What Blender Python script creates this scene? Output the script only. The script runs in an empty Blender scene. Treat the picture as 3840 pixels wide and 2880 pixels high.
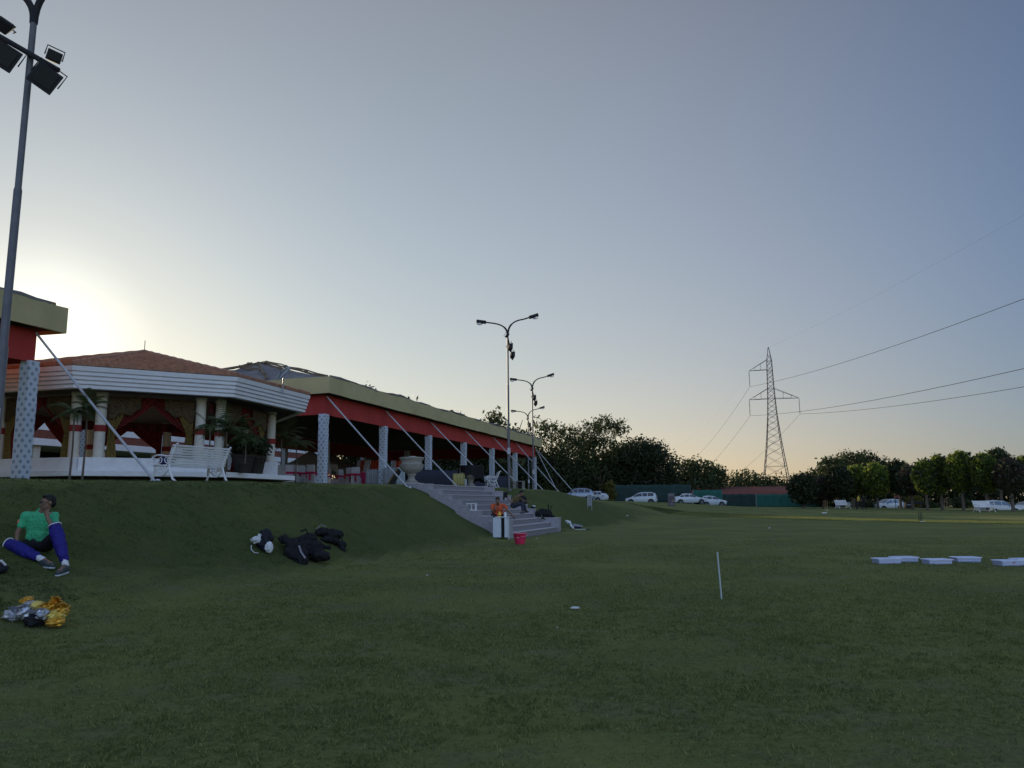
import bpy, math, random
import numpy as np
from mathutils import Vector, Matrix, noise
R = math.radians
# ------------------------------------------------------------------ camera, sky, sun, exposure
sc = bpy.context.scene
EYE = 1.3
F = 2883.0                      # focal length in photo pixels (photo 3840 wide)
PITCH = R(8.76); ROLL = R(0.5)
cam = bpy.data.cameras.new('camera'); camo = bpy.data.objects.new('camera', cam)
sc.collection.objects.link(camo); sc.camera = camo
cam.sensor_width = 36; cam.lens = 36 * F / 3840; cam.clip_end = 6000; cam.clip_start = 0.05
CR = Matrix.Rotation(R(90) + PITCH, 3, 'X') @ Matrix.Rotation(-ROLL, 3, 'Z')
camo.location = (0, 0, EYE); camo.rotation_euler = CR.to_euler()
def ray(px, py):
    d = CR @ Vector(((px - 1920) / F, (1440 - py) / F, -1))
    return d / d.y
def P(px, py, y):
    return Vector((0, 0, EYE)) + ray(px, py) * y
def X(px, y): return P(px, 1860, y).x
def proj(p):
    q = CR.transposed() @ (Vector(p) - Vector((0, 0, EYE)))
    return 1920 + F * q.x / -q.z, 1440 - F * q.y / -q.z

SKYLIFT = 3.0
SUNPX = (150, 1272)
sd = ray(*SUNPX).normalized()
TANEL = sd.z / math.hypot(sd.x, sd.y); sun_el = math.asin(sd.z); sun_az = math.atan2(sd.x, sd.y)
w = bpy.data.worlds.new('World'); sc.world = w; w.use_nodes = True
nt = w.node_tree; bg = nt.nodes['Background']
sky = nt.nodes.new('ShaderNodeTexSky'); sky.sky_type = 'NISHITA'; sky.sun_disc = False
sky.sun_elevation = sun_el; sky.sun_rotation = sun_az
sky.air_density = 1.0; sky.dust_density = 0.3; sky.ozone_density = 1.0; sky.altitude = 0
def wn(tp, **k):
    n = nt.nodes.new(tp)
    for q, v in k.items(): setattr(n, q, v)
    return n
def wl_(a_, b_): nt.links.new(a_, b_)
# the clear-sky model, softened and tinted towards the hazy evening air: exp(polynomial in sun angle and height)
gam = wn('ShaderNodeGamma'); gam.inputs[1].default_value = 0.6; wl_(sky.outputs[0], gam.inputs[0])
wtc = wn('ShaderNodeTexCoord')
wg = wn('ShaderNodeVectorMath', operation='DOT_PRODUCT'); wg.inputs[1].default_value = tuple(sd); wl_(wtc.outputs['Generated'], wg.inputs[0])
wsep = wn('ShaderNodeSeparateXYZ'); wl_(wtc.outputs['Generated'], wsep.inputs[0])
def clampn(src, lo, hi):
    n = wn('ShaderNodeClamp'); n.inputs[1].default_value = lo; n.inputs[2].default_value = hi; wl_(src, n.inputs[0]); return n.outputs[0]
def mul(a_, b_):
    n = wn('ShaderNodeMath', operation='MULTIPLY'); wl_(a_, n.inputs[0]); wl_(b_, n.inputs[1]); return n.outputs[0]
g_s = clampn(wg.outputs['Value'], 0.40, 1.0); z_s = clampn(wsep.outputs[2], 0.0, 0.62)
acc = None
for term, cf in ((g_s, (5.551, 2.974, 0.869)), (mul(g_s, g_s), (-3.407, -1.636, -0.451)), (z_s, (0.021, 0.666, 1.302)), (mul(z_s, z_s), (-0.229, -1.169, -2.039))):
    n = wn('ShaderNodeVectorMath', operation='MULTIPLY_ADD'); n.inputs[0].default_value = cf; wl_(term, n.inputs[1])
    if acc is None: n.inputs[2].default_value = (-3.741 + 1.897, -2.988 + 1.897, -2.176 + 1.897)
    else: wl_(acc, n.inputs[2])
    acc = n.outputs[0]
s3 = wn('ShaderNodeSeparateXYZ'); wl_(acc, s3.inputs[0]); c3 = wn('ShaderNodeCombineXYZ')
for k_ in range(3):
    n = wn('ShaderNodeMath', operation='POWER'); n.inputs[0].default_value = math.e; wl_(s3.outputs[k_], n.inputs[1]); wl_(n.outputs[0], c3.inputs[k_])
tint = wn('ShaderNodeVectorMath', operation='MULTIPLY'); wl_(gam.outputs[0], tint.inputs[0]); wl_(c3.outputs[0], tint.inputs[1])
# extra sky brightness added overhead and opposite the sun to fill the shaded faces
wdot = wn('ShaderNodeVectorMath', operation='DOT_PRODUCT'); wdot.inputs[1].default_value = (0.1, -0.79, 0.6); wl_(wtc.outputs['Generated'], wdot.inputs[0])
wmr = wn('ShaderNodeMapRange', interpolation_type='SMOOTHSTEP'); wmr.inputs[1].default_value = -0.05; wmr.inputs[2].default_value = 0.95; wmr.inputs[3].default_value = 1.0; wmr.inputs[4].default_value = SKYLIFT
wl_(wdot.outputs['Value'], wmr.inputs[0])
lift = wn('ShaderNodeVectorMath', operation='SCALE'); wl_(tint.outputs[0], lift.inputs[0]); wl_(wmr.outputs[0], lift.inputs['Scale'])
wgl = wn('ShaderNodeMapRange'); wgl.inputs[1].default_value = 0.991; wgl.inputs[2].default_value = 1.0
wl_(wg.outputs['Value'], wgl.inputs[0])
wpw = wn('ShaderNodeMath', operation='POWER'); wl_(wgl.outputs[0], wpw.inputs[0]); wpw.inputs[1].default_value = 2.0
wad = wn('ShaderNodeMath', operation='MULTIPLY_ADD'); wl_(wpw.outputs[0], wad.inputs[0]); wad.inputs[1].default_value = 0.35; wad.inputs[2].default_value = 1.0
glow = wn('ShaderNodeVectorMath', operation='SCALE'); wl_(lift.outputs[0], glow.inputs[0]); wl_(wad.outputs[0], glow.inputs['Scale'])
wl_(glow.outputs[0], bg.inputs[0]); bg.inputs[1].default_value = 0.15
sun = bpy.data.lights.new('sun', 'SUN'); suno = bpy.data.objects.new('sun', sun); sc.collection.objects.link(suno)
sun.energy = 5.0; sun.angle = R(0.5); sun.color = (1.0, 0.80, 0.52)
suno.rotation_euler = (-sd).to_track_quat('-Z', 'Y').to_euler()
sc.view_settings.view_transform = 'Standard'; sc.view_settings.look = 'None'
sc.view_settings.exposure = 0.0; sc.view_settings.gamma = 1.0

# ------------------------------------------------------------------ helpers
rnd = random.Random(7)
col = sc.collection
def tag(o, label=None, cat=None, group=None, kind=None):
    if label: o['label'] = label
    if cat: o['category'] = cat
    if group: o['group'] = group
    if kind: o['kind'] = kind
    return o
def empty(name, loc=(0, 0, 0), rz=0, label=None, cat=None, group=None):
    o = bpy.data.objects.new(name, None); col.objects.link(o); o.location = loc
    o.rotation_euler = (0, 0, rz); o.empty_display_size = 0.1
    return tag(o, label, cat, group)
KIDS = {}
def link(o, parent):
    col.objects.link(o)
    if parent is not None:
        o.parent = parent; KIDS.setdefault(parent.name, []).append(o)
    return o
def copy_tree(o, loc=None, rz=None, scale=None, label=None, parent=None):
    c = o.copy(); col.objects.link(c); c.parent = parent
    if loc is not None: c.location = loc
    if rz is not None: c.rotation_euler = (0, 0, rz)
    if scale is not None: c.scale = scale if hasattr(scale, '__len__') else (scale,) * 3
    if label: c['label'] = label
    for k in KIDS.get(o.name, []):
        kc = copy_tree(k, parent=c); KIDS.setdefault(c.name, []).append(kc)
    return c
def mat(name, c, rough=0.8, var=0.0, vscale=4.0, bump=0.0, bscale=40.0, metal=0.0, trans=0.0, c2=None, spec=0.3, coat=0.0, stretch=None):
    m = bpy.data.materials.new(name); m.use_nodes = True
    t = m.node_tree; b = t.nodes['Principled BSDF']
    b.inputs['Base Color'].default_value = (*c, 1); b.inputs['Roughness'].default_value = rough
    b.inputs['Metallic'].default_value = metal; b.inputs['Specular IOR Level'].default_value = spec
    if coat: b.inputs['Coat Weight'].default_value = coat
    tc = t.nodes.new('ShaderNodeTexCoord')
    src = tc.outputs['Object']
    if stretch:
        mp = t.nodes.new('ShaderNodeMapping'); mp.inputs['Scale'].default_value = stretch
        t.links.new(src, mp.inputs[0]); src = mp.outputs[0]
    if var or c2:
        n = t.nodes.new('ShaderNodeTexNoise'); n.inputs['Scale'].default_value = vscale; n.inputs['Detail'].default_value = 6
        n.inputs['Roughness'].default_value = 0.65
        t.links.new(src, n.inputs['Vector'])
        cr = t.nodes.new('ShaderNodeValToRGB'); cr.color_ramp.elements[0].position = 0.32; cr.color_ramp.elements[1].position = 0.68
        k = 1 - var
        cr.color_ramp.elements[0].color = (*(c2 if c2 else [x * k for x in c]), 1)
        cr.color_ramp.elements[1].color = (*c, 1)
        t.links.new(n.outputs['Fac'], cr.inputs[0]); t.links.new(cr.outputs[0], b.inputs['Base Color'])
    if bump:
        n2 = t.nodes.new('ShaderNodeTexNoise'); n2.inputs['Scale'].default_value = bscale; n2.inputs['Detail'].default_value = 4
        t.links.new(src, n2.inputs['Vector'])
        bp = t.nodes.new('ShaderNodeBump'); bp.inputs['Strength'].default_value = bump; bp.inputs['Distance'].default_value = 0.02
        t.links.new(n2.outputs['Fac'], bp.inputs['Height']); t.links.new(bp.outputs[0], b.inputs['Normal'])
    if trans:
        tr = t.nodes.new('ShaderNodeBsdfTranslucent'); mx = t.nodes.new('ShaderNodeMixShader'); mx.inputs[0].default_value = trans
        src_c = b.inputs['Base Color'].links[0].from_socket if b.inputs['Base Color'].links else None
        if src_c: t.links.new(src_c, tr.inputs[0])
        else: tr.inputs[0].default_value = (*c, 1)
        t.links.new(b.outputs[0], mx.inputs[1]); t.links.new(tr.outputs[0], mx.inputs[2])
        t.links.new(mx.outputs[0], t.nodes['Material Output'].inputs[0])
    return m
class MB:
    def __init__(s): s.v = []; s.f = []; s.uv = {}
    def add(s, vs, fs):
        o = len(s.v); s.v += [tuple(v) for v in vs]; s.f += [tuple(i + o for i in f) for f in fs]; return s
    def box(s, c, size, rz=0, rot=None, taper=1.0):
        M = rot if rot is not None else Matrix.Rotation(rz, 3, 'Z')
        hx, hy, hz = [k / 2 for k in size]; c = Vector(c); vs = []
        for z in (-1, 1):
            k = taper if z > 0 else 1
            for x, y in ((-1, -1), (1, -1), (1, 1), (-1, 1)):
                vs.append(c + M @ Vector((x * hx * k, y * hy * k, z * hz)))
        return s.add(vs, [(3, 2, 1, 0), (4, 5, 6, 7), (0, 1, 5, 4), (1, 2, 6, 5), (2, 3, 7, 6), (3, 0, 4, 7)])
    def tube(s, pts, r, n=8, cap=True, flat=1.0):
        pts = [Vector(p) for p in pts]; m = len(pts)
        rs = r if hasattr(r, '__len__') else [r] * m
        ref = None; vs = []
        for i, p in enumerate(pts):
            t = (pts[min(i + 1, m - 1)] - pts[max(i - 1, 0)]).normalized()
            if ref is None: ref = Vector((0, 0, 1)) if abs(t.z) < 0.9 else Vector((1, 0, 0))
            a = (ref - t * ref.dot(t)).normalized(); b = t.cross(a); ref = a
            for k in range(n):
                q = 2 * math.pi * k / n
                vs.append(p + (a * math.cos(q) * flat + b * math.sin(q)) * rs[i])
        fs = [(i * n + k, i * n + (k + 1) % n, (i + 1) * n + (k + 1) % n, (i + 1) * n + k) for i in range(m - 1) for k in range(n)]
        if cap: fs += [tuple(reversed(range(n))), tuple(range((m - 1) * n, m * n))]
        return s.add(vs, fs)
    def lathe(s, prof, c=(0, 0, 0), n=24, sx=1, sy=1):
        c = Vector(c); m = len(prof); vs = []
        for r_, z in prof:
            for k in range(n):
                q = 2 * math.pi * k / n; vs.append(c + Vector((r_ * math.cos(q) * sx, r_ * math.sin(q) * sy, z)))
        fs = [(i * n + k, i * n + (k + 1) % n, (i + 1) * n + (k + 1) % n, (i + 1) * n + k) for i in range(m - 1) for k in range(n)]
        fs += [tuple(reversed(range(n))), tuple(range((m - 1) * n, m * n))]
        return s.add(vs, fs)
    def prism(s, poly, vec):      # poly: list of 3-D points, extruded along vec
        vec = Vector(vec); a = [Vector(p) for p in poly]; n = len(a)
        return s.add(a + [p + vec for p in a], [tuple(reversed(range(n))), tuple(range(n, 2 * n))] + [(i, (i + 1) % n, n + (i + 1) % n, n + i) for i in range(n)])
    def grid(s, fn, nu, nv):
        vs = [fn(i / nu, j / nv) for j in range(nv + 1) for i in range(nu + 1)]
        return s.add(vs, [(j * (nu + 1) + i, j * (nu + 1) + i + 1, (j + 1) * (nu + 1) + i + 1, (j + 1) * (nu + 1) + i) for j in range(nv) for i in range(nu)])
    def ball(s, c, r, n=12, m=8):
        c = Vector(c); r = Vector(r) if hasattr(r, '__len__') else Vector((r, r, r)); vs = []
        for j in range(m + 1):
            a = math.pi * j / m
            for i in range(n):
                b = 2 * math.pi * i / n; vs.append(c + Vector((r.x * math.sin(a) * math.cos(b), r.y * math.sin(a) * math.sin(b), -r.z * math.cos(a))))
        return s.add(vs, [(j * n + i, j * n + (i + 1) % n, (j + 1) * n + (i + 1) % n, (j + 1) * n + i) for j in range(m) for i in range(n)])
    def build(s, name, m, parent=None, off=None, smooth=False, bevel=0, solid=0, sub=0):
        me = bpy.data.meshes.new(name)
        vs = s.v if off is None else [(v[0] - off[0], v[1] - off[1], v[2] - off[2]) for v in s.v]
        me.from_pydata(vs, [], s.f); me.validate(); me.update()
        if smooth is not False:
            me.polygons.foreach_set('use_smooth', [True] * len(me.polygons))
            if smooth is True: me.set_sharp_from_angle(angle=R(40))
        if m: me.materials.append(m)
        o = bpy.data.objects.new(name, me); link(o, parent)
        if solid:
            md = o.modifiers.new('solid', 'SOLIDIFY'); md.thickness = solid; md.offset = 0
        if bevel:
            md = o.modifiers.new('bevel', 'BEVEL'); md.width = bevel; md.segments = 2; md.limit_method = 'ANGLE'
        if sub:
            md = o.modifiers.new('sub', 'SUBSURF'); md.levels = sub; md.render_levels = sub
        return o
def blob(name, prims, m, parent=None, voxel=0.02, smooth=2, off=None, rough=0.0, rscale=7.0):
    """prims: ('c', p0, r0, p1, r1) tapered capsules and ('e', c, (rx,ry,rz), rotM) ellipsoids, fused into one surface"""
    b = MB()
    for q in prims:
        if q[0] == 'c':
            p0, r0, p1, r1 = Vector(q[1]), q[2], Vector(q[3]), q[4]
            d = p1 - p0; L = d.length or 1e-6; t = d / L
            k = 5
            pts = [p0 - t * r0 * math.sin(a) for a in [R(80), R(55), R(28)]] + [p0 + d * i / k for i in range(k + 1)] + [p1 + t * r1 * math.sin(a) for a in [R(28), R(55), R(80)]]
            rs = [r0 * math.cos(a) for a in [R(80), R(55), R(28)]] + [r0 + (r1 - r0) * i / k for i in range(k + 1)] + [r1 * math.cos(a) for a in [R(28), R(55), R(80)]]
            b.tube(pts, rs, n=12, flat=(q[5] if len(q) > 5 else 1.0))
        else:
            Mx = q[3] if len(q) > 3 and q[3] is not None else Matrix.Identity(3)
            t = MB().ball((0, 0, 0), q[2], 14, 10)
            b.add([Vector(q[1]) + Mx @ Vector(v) for v in t.v], t.f)
    o = b.build(name, m, None, off=off)
    md = o.modifiers.new('r', 'REMESH'); md.mode = 'VOXEL'; md.voxel_size = voxel; md.use_smooth_shade = True
    if smooth:
        ms = o.modifiers.new('s', 'SMOOTH'); ms.iterations = smooth; ms.factor = 0.5
    dg = bpy.context.evaluated_depsgraph_get(); dg.update()
    me = bpy.data.meshes.new_from_object(o.evaluated_get(dg)); o.modifiers.clear(); o.data = me
    if rough:
        me.update(); nr = [v.normal.copy() for v in me.vertices]; sd_ = Vector((len(me.vertices) * .37 % 9, 3.1, 5.2))
        for v, n_ in zip(me.vertices, nr):
            c_ = v.co * rscale + sd_; f_ = noise.noise(c_) + .6 * (1 - 2 * abs(noise.noise(c_ * 2.3))) - .3
            v.co += n_ * rough * f_
        me.update()
    me.materials.clear(); me.materials.append(m)
    if parent is not None:
        o.parent = parent; KIDS.setdefault(parent.name, []).append(o)
    return o
def blade_mat(name, c0, c1, tr):
    m = bpy.data.materials.new(name); m.use_nodes = True; t = m.node_tree; b = t.nodes['Principled BSDF']
    g_ = t.nodes.new('ShaderNodeNewGeometry'); r_ = t.nodes.new('ShaderNodeValToRGB'); r_.color_ramp.elements[0].color = (*c0, 1); r_.color_ramp.elements[1].color = (*c1, 1)
    e_ = r_.color_ramp.elements.new(.86); e_.color = (c0[0] * .45 + c1[0] * .55, c0[1] * .4 + c1[1] * .6, c0[2] * .5 + c1[2] * .5, 1)
    t.links.new(g_.outputs['Random Per Island'], r_.inputs[0]); t.links.new(r_.outputs[0], b.inputs['Base Color']); b.inputs['Roughness'].default_value = .7; b.inputs['Specular IOR Level'].default_value = .2
    tl = t.nodes.new('ShaderNodeBsdfTranslucent'); t.links.new(r_.outputs[0], tl.inputs[0]); mx = t.nodes.new('ShaderNodeMixShader'); mx.inputs[0].default_value = tr
    t.links.new(b.outputs[0], mx.inputs[1]); t.links.new(tl.outputs[0], mx.inputs[2]); t.links.new(mx.outputs[0], t.nodes['Material Output'].inputs[0]); return m
def np_mesh(name, V, NV, m, parent=None):
    """V: (n,NV,3) separate polygons"""
    n = V.shape[0]; me = bpy.data.meshes.new(name)
    me.vertices.add(n * NV); me.vertices.foreach_set('co', V.astype(np.float32).ravel())
    me.loops.add(n * NV); me.loops.foreach_set('vertex_index', np.arange(n * NV, dtype=np.int32))
    me.polygons.add(n); me.polygons.foreach_set('loop_start', np.arange(0, n * NV, NV, dtype=np.int32))
    try: me.polygons.foreach_set('loop_total', np.full(n, NV, dtype=np.int32))
    except Exception: pass
    me.update(calc_edges=True); me.materials.append(m)
    o = bpy.data.objects.new(name, me); return link(o, parent)

# ------------------------------------------------------------------ terrain
LIP = [(-14, -10), (-12.4, 5), (-10.6, 11), (-8.5, 14.5), (-6.7, 18.8), (-6.1, 22.5), (-5.6, 25.5), (-4.2, 29.3), (-1.6, 36.9), (0.2, 40), (1.8, 44), (3.2, 49), (4.7, 54), (6.3, 60), (12, 80), (18, 110), (30, 1500)]
TOE = [(-6.5, -10), (-5.6, 2), (-5.2, 7.3), (-4.6, 11.7), (-2.7, 20), (-.15, 28), (2.35, 35.9), (5.2, 42), (8.5, 50), (13.5, 62), (24, 85), (34, 110), (60, 1500)]
ZTY = [(0, 1.72), (14.5, 1.78), (18.8, 1.86), (25, 1.95), (30, 2.03), (37, 2.05), (44, 2.02), (49, 1.84), (54, 1.5), (60, 1.4), (80, 1.25), (110, 1.2), (1500, 1.2)]
FARX = [(-1500, 1.2), (0, 1.25), (8.3, 1.2), (16, .95), (23, .65), (33, .43), (60, .12), (100, 0), (1500, 0)]
def ip(t, x, a=1, b=0): return np.interp(x, [q[b] for q in t], [q[a] for q in t])
def ss(t): t = np.clip(t, 0, 1); return t * t * (3 - 2 * t)
def zt(x, y):
    x = np.asarray(x, float); y = np.asarray(y, float)
    lip = ip(LIP, y, 0, 1); toe = ip(TOE, y, 0, 1); top = ip(ZTY, y)
    base = ip(FARX, x) * ss((y - 42) / 55)
    t = (toe - x) / (toe - lip)
    und = 0.035 * np.sin(x * .9 + 1.3 * np.sin(y * .5)) * np.sin(y * .7 + .5) * ss((toe - x) / 1.5) * (1 - ss((lip - x) / 1)) + 0.012 * np.sin(x * 1.1 + y * .3) * np.sin(y * .8 - x * .2) * (y < 60) + .010 * np.sin(x * 3.7 + 2 * np.sin(y * 1.9)) * np.sin(y * 3.1 + 1.5 * np.sin(x * 2.3)) * (y < 60)
    return base + (np.maximum(top, base) - base) * (0.35 * np.clip(t, 0, 1) + 0.65 * ss(t)) + und
def Z(x, y): return float(zt(x, y))
U = Vector((math.sin(R(17.4)), math.cos(R(17.4)), 0)); N = Vector((U.y, -U.x, 0))
ST0 = Vector((X(1908, 28.3), 28.3, 0))       # stair front-left corner
SW, SR, NS = 7.8, 4.0, 10                      # width along U, run along -N, number of risers
def stair_ab(x, y):
    dx, dy = x - ST0.x, y - ST0.y
    return dx * U.x + dy * U.y, -(dx * N.x + dy * N.y)
xs = np.unique(np.concatenate([np.linspace(-1500, -80, 14), np.arange(-80, -20, 4), np.arange(-20, 16, .33), np.arange(16, 120, 3), np.linspace(120, 1500, 12)]))
ys = np.unique(np.concatenate([np.linspace(-300, -10, 6), np.arange(-10, 64, .33), np.arange(64, 160, 3), np.linspace(160, 2500, 14)]))
GX, GY = np.meshgrid(xs, ys); GZ = zt(GX, GY)
sa, sb = stair_ab(GX, GY)
ins = (sa > .1) & (sa < SW - .1) & (sb > -.05) & (sb < SR + .1)
GZ = np.where(ins, np.minimum(GZ, sb * .45 - .35), GZ)
me = bpy.data.meshes.new('lawn')
nx, ny = len(xs), len(ys)
I = np.arange(nx * ny).reshape(ny, nx)
Fq = np.stack([I[:-1, :-1], I[:-1, 1:], I[1:, 1:], I[1:, :-1]], -1).reshape(-1, 4)
me.from_pydata(np.stack([GX, GY, GZ], -1).reshape(-1, 3).tolist(), [], Fq.tolist()); me.update()
me.polygons.foreach_set('use_smooth', [True] * len(me.polygons))
def lawn_material():
    m = bpy.data.materials.new('lawn_turf'); m.use_nodes = True; t = m.node_tree; b = t.nodes['Principled BSDF']
    tc = t.nodes.new('ShaderNodeTexCoord')
    def nz(scale, det=5, rough=.6, st=None):
        n = t.nodes.new('ShaderNodeTexNoise'); n.inputs['Scale'].default_value = scale; n.inputs['Detail'].default_value = det; n.inputs['Roughness'].default_value = rough
        if st:
            mp = t.nodes.new('ShaderNodeMapping'); mp.inputs['Scale'].default_value = st; t.links.new(tc.outputs['Object'], mp.inputs[0]); t.links.new(mp.outputs[0], n.inputs[0])
        else: t.links.new(tc.outputs['Object'], n.inputs[0])
        return n.outputs['Fac']
    def ramp(f, p0, c0, p1, c1):
        r = t.nodes.new('ShaderNodeValToRGB'); r.color_ramp.elements[0].position = p0; r.color_ramp.elements[1].position = p1
        r.color_ramp.elements[0].color = (*c0, 1); r.color_ramp.elements[1].color = (*c1, 1); t.links.new(f, r.inputs[0]); return r.outputs[0]
    def mix(fac, a, c, mode='MIX'):
        x = t.nodes.new('ShaderNodeMix'); x.data_type = 'RGBA'; x.blend_type = mode
        if isinstance(fac, float): x.inputs[0].default_value = fac
        else: t.links.new(fac, x.inputs[0])
        for sck, q in ((x.inputs[6], a), (x.inputs[7], c)):
            if isinstance(q, tuple): sck.default_value = (*q, 1)
            else: t.links.new(q, sck)
        return x.outputs[2]
    c = ramp(nz(17, 8, .9), .34, LG0, .60, LG1)                       # fine grain
    c = mix(ramp(nz(.35, 3), .42, (0, 0, 0), .7, (.8, .8, .8)), c, LG2)      # broad yellower drifts
    c = mix(ramp(nz(1.1, 5, .7), .50, (0, 0, 0), .72, (.75, .75, .75)), c, LG3)    # thin brownish worn turf
    c = mix(ramp(nz(.8, 6, .75, (.35, 1.2, 1)), .615, (0, 0, 0), .72, (.85, .85, .85)), c, LG4)   # bare pale patches
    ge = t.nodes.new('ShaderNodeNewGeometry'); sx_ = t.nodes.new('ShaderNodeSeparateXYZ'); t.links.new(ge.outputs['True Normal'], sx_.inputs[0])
    c = mix(ramp(sx_.outputs[2], .93, (.62, .62, .62), .992, (0, 0, 0)), c, LGB)      # bank darkened by slope, its shade put into the turf colour
    t.links.new(c, b.inputs['Base Color']); b.inputs['Roughness'].default_value = .95; b.inputs['Specular IOR Level'].default_value = .1
    bp = t.nodes.new('ShaderNodeBump'); bp.inputs['Strength'].default_value = .9; bp.inputs['Distance'].default_value = .03
    t.links.new(nz(38, 4, .7), bp.inputs['Height'])
    bp2 = t.nodes.new('ShaderNodeBump'); bp2.inputs['Strength'].default_value = .5; bp2.inputs['Distance'].default_value = .15
    t.links.new(nz(3, 4, .7), bp2.inputs['Height']); t.links.new(bp2.outputs[0], bp.inputs['Normal'])
    t.links.new(bp.outputs[0], b.inputs['Normal'])
    return m
LG0, LG1, LG2, LG3, LG4 = (.044, .058, .020), (.178, .207, .068), (.208, .222, .066), (.178, .156, .094), (.31, .26, .17)
LGB = (.032, .052, .016)  # bank turf tone with its shade in the colour
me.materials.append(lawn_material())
lawn = bpy.data.objects.new('lawn', me); col.objects.link(lawn)
tag(lawn, 'green mown lawn with a grassy bank rising to the raised terrace', None, kind='structure')
# grass blades near the camera (one mass nobody could count)
g = np.random.default_rng(3)
def blades(n, y0, y1, x_of):
    y = y0 + (y1 - y0) * g.random(n) ** 0.8; x = (g.random(n) * 2 - 1) * x_of(y)
    return x, y
NG = g.random((512, 512))
def vnoise(x, y, cell, off=0):
    u, v = x / cell + off, y / cell + off * 1.7; i, j = np.floor(u).astype(int), np.floor(v).astype(int); fu, fv = u - i, v - j
    fu, fv = fu * fu * (3 - 2 * fu), fv * fv * (3 - 2 * fv); q = lambda a, b: NG[(j + b) % 512, (i + a) % 512]
    return (q(0, 0) * (1 - fu) + q(1, 0) * fu) * (1 - fv) + (q(0, 1) * (1 - fu) + q(1, 1) * fu) * fv
bx, by = blades(560000, 2.6, 13.5, lambda y: y * .74 + .4)
clump = 2 * (.55 * vnoise(bx, by, .045) + .35 * vnoise(bx, by, .11, 31) + .10 * vnoise(bx, by, .5, 77)) - 1
b2, b3 = blades(380000, 9.5, 27, lambda y: y * .70 + .4); second = np.concatenate([np.zeros(len(bx), bool), np.ones(len(b2), bool)]); bx, by = np.concatenate([bx, b2]), np.concatenate([by, b3])
clump = np.concatenate([clump, 2 * (.7 * vnoise(b2, b3, .10, 11) + .3 * vnoise(b2, b3, .3, 5)) - 1])
keep = g.random(len(bx)) < np.clip(.52 + 1.5 * clump, .03, 1) * np.where(second, np.clip((28 - by) / 9, 0, 1) * np.clip((by - 9.5) / 4, 0, 1), np.clip((13.5 - by) / 4, 0, 1)) * (1 - .75 * ss((vnoise(bx, by, 1.5, 9) - .58) / .2)); bx, by, clump = bx[keep], by[keep], clump[keep]
# a far band of the field, where the low sun rakes the blade tips
fx, fy = g.random(900000) * 38 + 6, g.random(900000) * 30 + 36; fc = .853 * fx + .522 * fy
fk = (fc > 41.5) & (fc < 47.3) & (fx / fy < .70); fx, fy = fx[fk], fy[fk]; NF = len(fx)
bx, by, clump = np.concatenate([bx, fx]), np.concatenate([by, fy]), np.concatenate([clump, 0 * fx])
bz = zt(bx, by) - .004; n = len(bx)
h = (.010 + .020 * g.random(n) + .020 * clump.clip(0)) ; wd = .0022 + .0018 * g.random(n) + by * .00022
an = g.random(n) * 6.283; lean = .006 + .034 * g.random(n); la = g.random(n) * 6.283
V = np.zeros((n, 3, 3)); base = np.stack([bx, by, bz], -1)
wv = np.stack([np.cos(an) * wd, np.sin(an) * wd, np.zeros(n)], -1)
V[:, 0] = base - wv; V[:, 1] = base + wv
V[:, 2] = base + np.stack([np.cos(la) * lean, np.sin(la) * lean, h], -1)
mg = blade_mat('grass_blade', (.080, .102, .037), (.40, .405, .165), .55)
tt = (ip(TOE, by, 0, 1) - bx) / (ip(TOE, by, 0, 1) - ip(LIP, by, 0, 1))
mg2 = blade_mat('grass_blade_bank', (.035, .055, .02), (.14, .17, .065), .4)  # bank blades darkened to match, shade held in their colour
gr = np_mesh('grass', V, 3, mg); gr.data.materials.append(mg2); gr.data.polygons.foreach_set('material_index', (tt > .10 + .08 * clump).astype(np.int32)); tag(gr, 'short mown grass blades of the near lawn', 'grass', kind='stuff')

def G(px, py, y0=2.5, y1=150):
    """where the sight line through a photo pixel meets the lawn"""
    d = ray(px, py); y = y0
    while y < y1:
        if EYE + d.z * y < Z(d.x * y, y):
            a, b = y - .25, y
            for _ in range(18):
                m_ = (a + b) / 2
                if EYE + d.z * m_ < Z(d.x * m_, m_): b = m_
                else: a = m_
            return Vector((d.x * b, b, EYE + d.z * b))
        y += .25
    return P(px, py, 90)
def roofz(x, y):
    px = proj((x, y, 2))[0]; ry = float(np.interp(px, [0, 1224, 2029, 2100], [1440, 1408, 1620, 1560])); return P(px, ry, y).z
WEST = [(x, y, (roofz(x, y) - Z(x, y) - .75) / 1.02) for x, y in ((-4.6, 88), (-7.6, 88), (-10.8, 88), (-14, 89), (-8, 106), (-5, 104), (-1.5, 104), (-12, 107), (-17, 108), (-25, 90), (-33, 88), (-20.5, 93), (-29, 93))]
WLAB = ['dense dark tree just beyond the far end of the long pavilion roof', 'dark tree second from the far end of the long pavilion', 'dark tree third from the far end of the long pavilion', 'dark tree seen low through the middle bays of the long pavilion', 'tall dark tree deep behind the middle of the long pavilion', 'tall dark tree deep behind the last bays of the long pavilion', 'tall dark tree deep behind the second street lamp', 'tall dark tree deep behind the first bays of the long pavilion', 'leftmost of the tall dark trees deep behind the long pavilion', 'dark tree standing beyond the octagonal gazebo', 'dark tree beyond the nearer pavilion on the left', 'dark tree seen low through the first bay of the long pavilion', 'dark tree beyond the hall, between the gazebo and the long pavilion']
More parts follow.
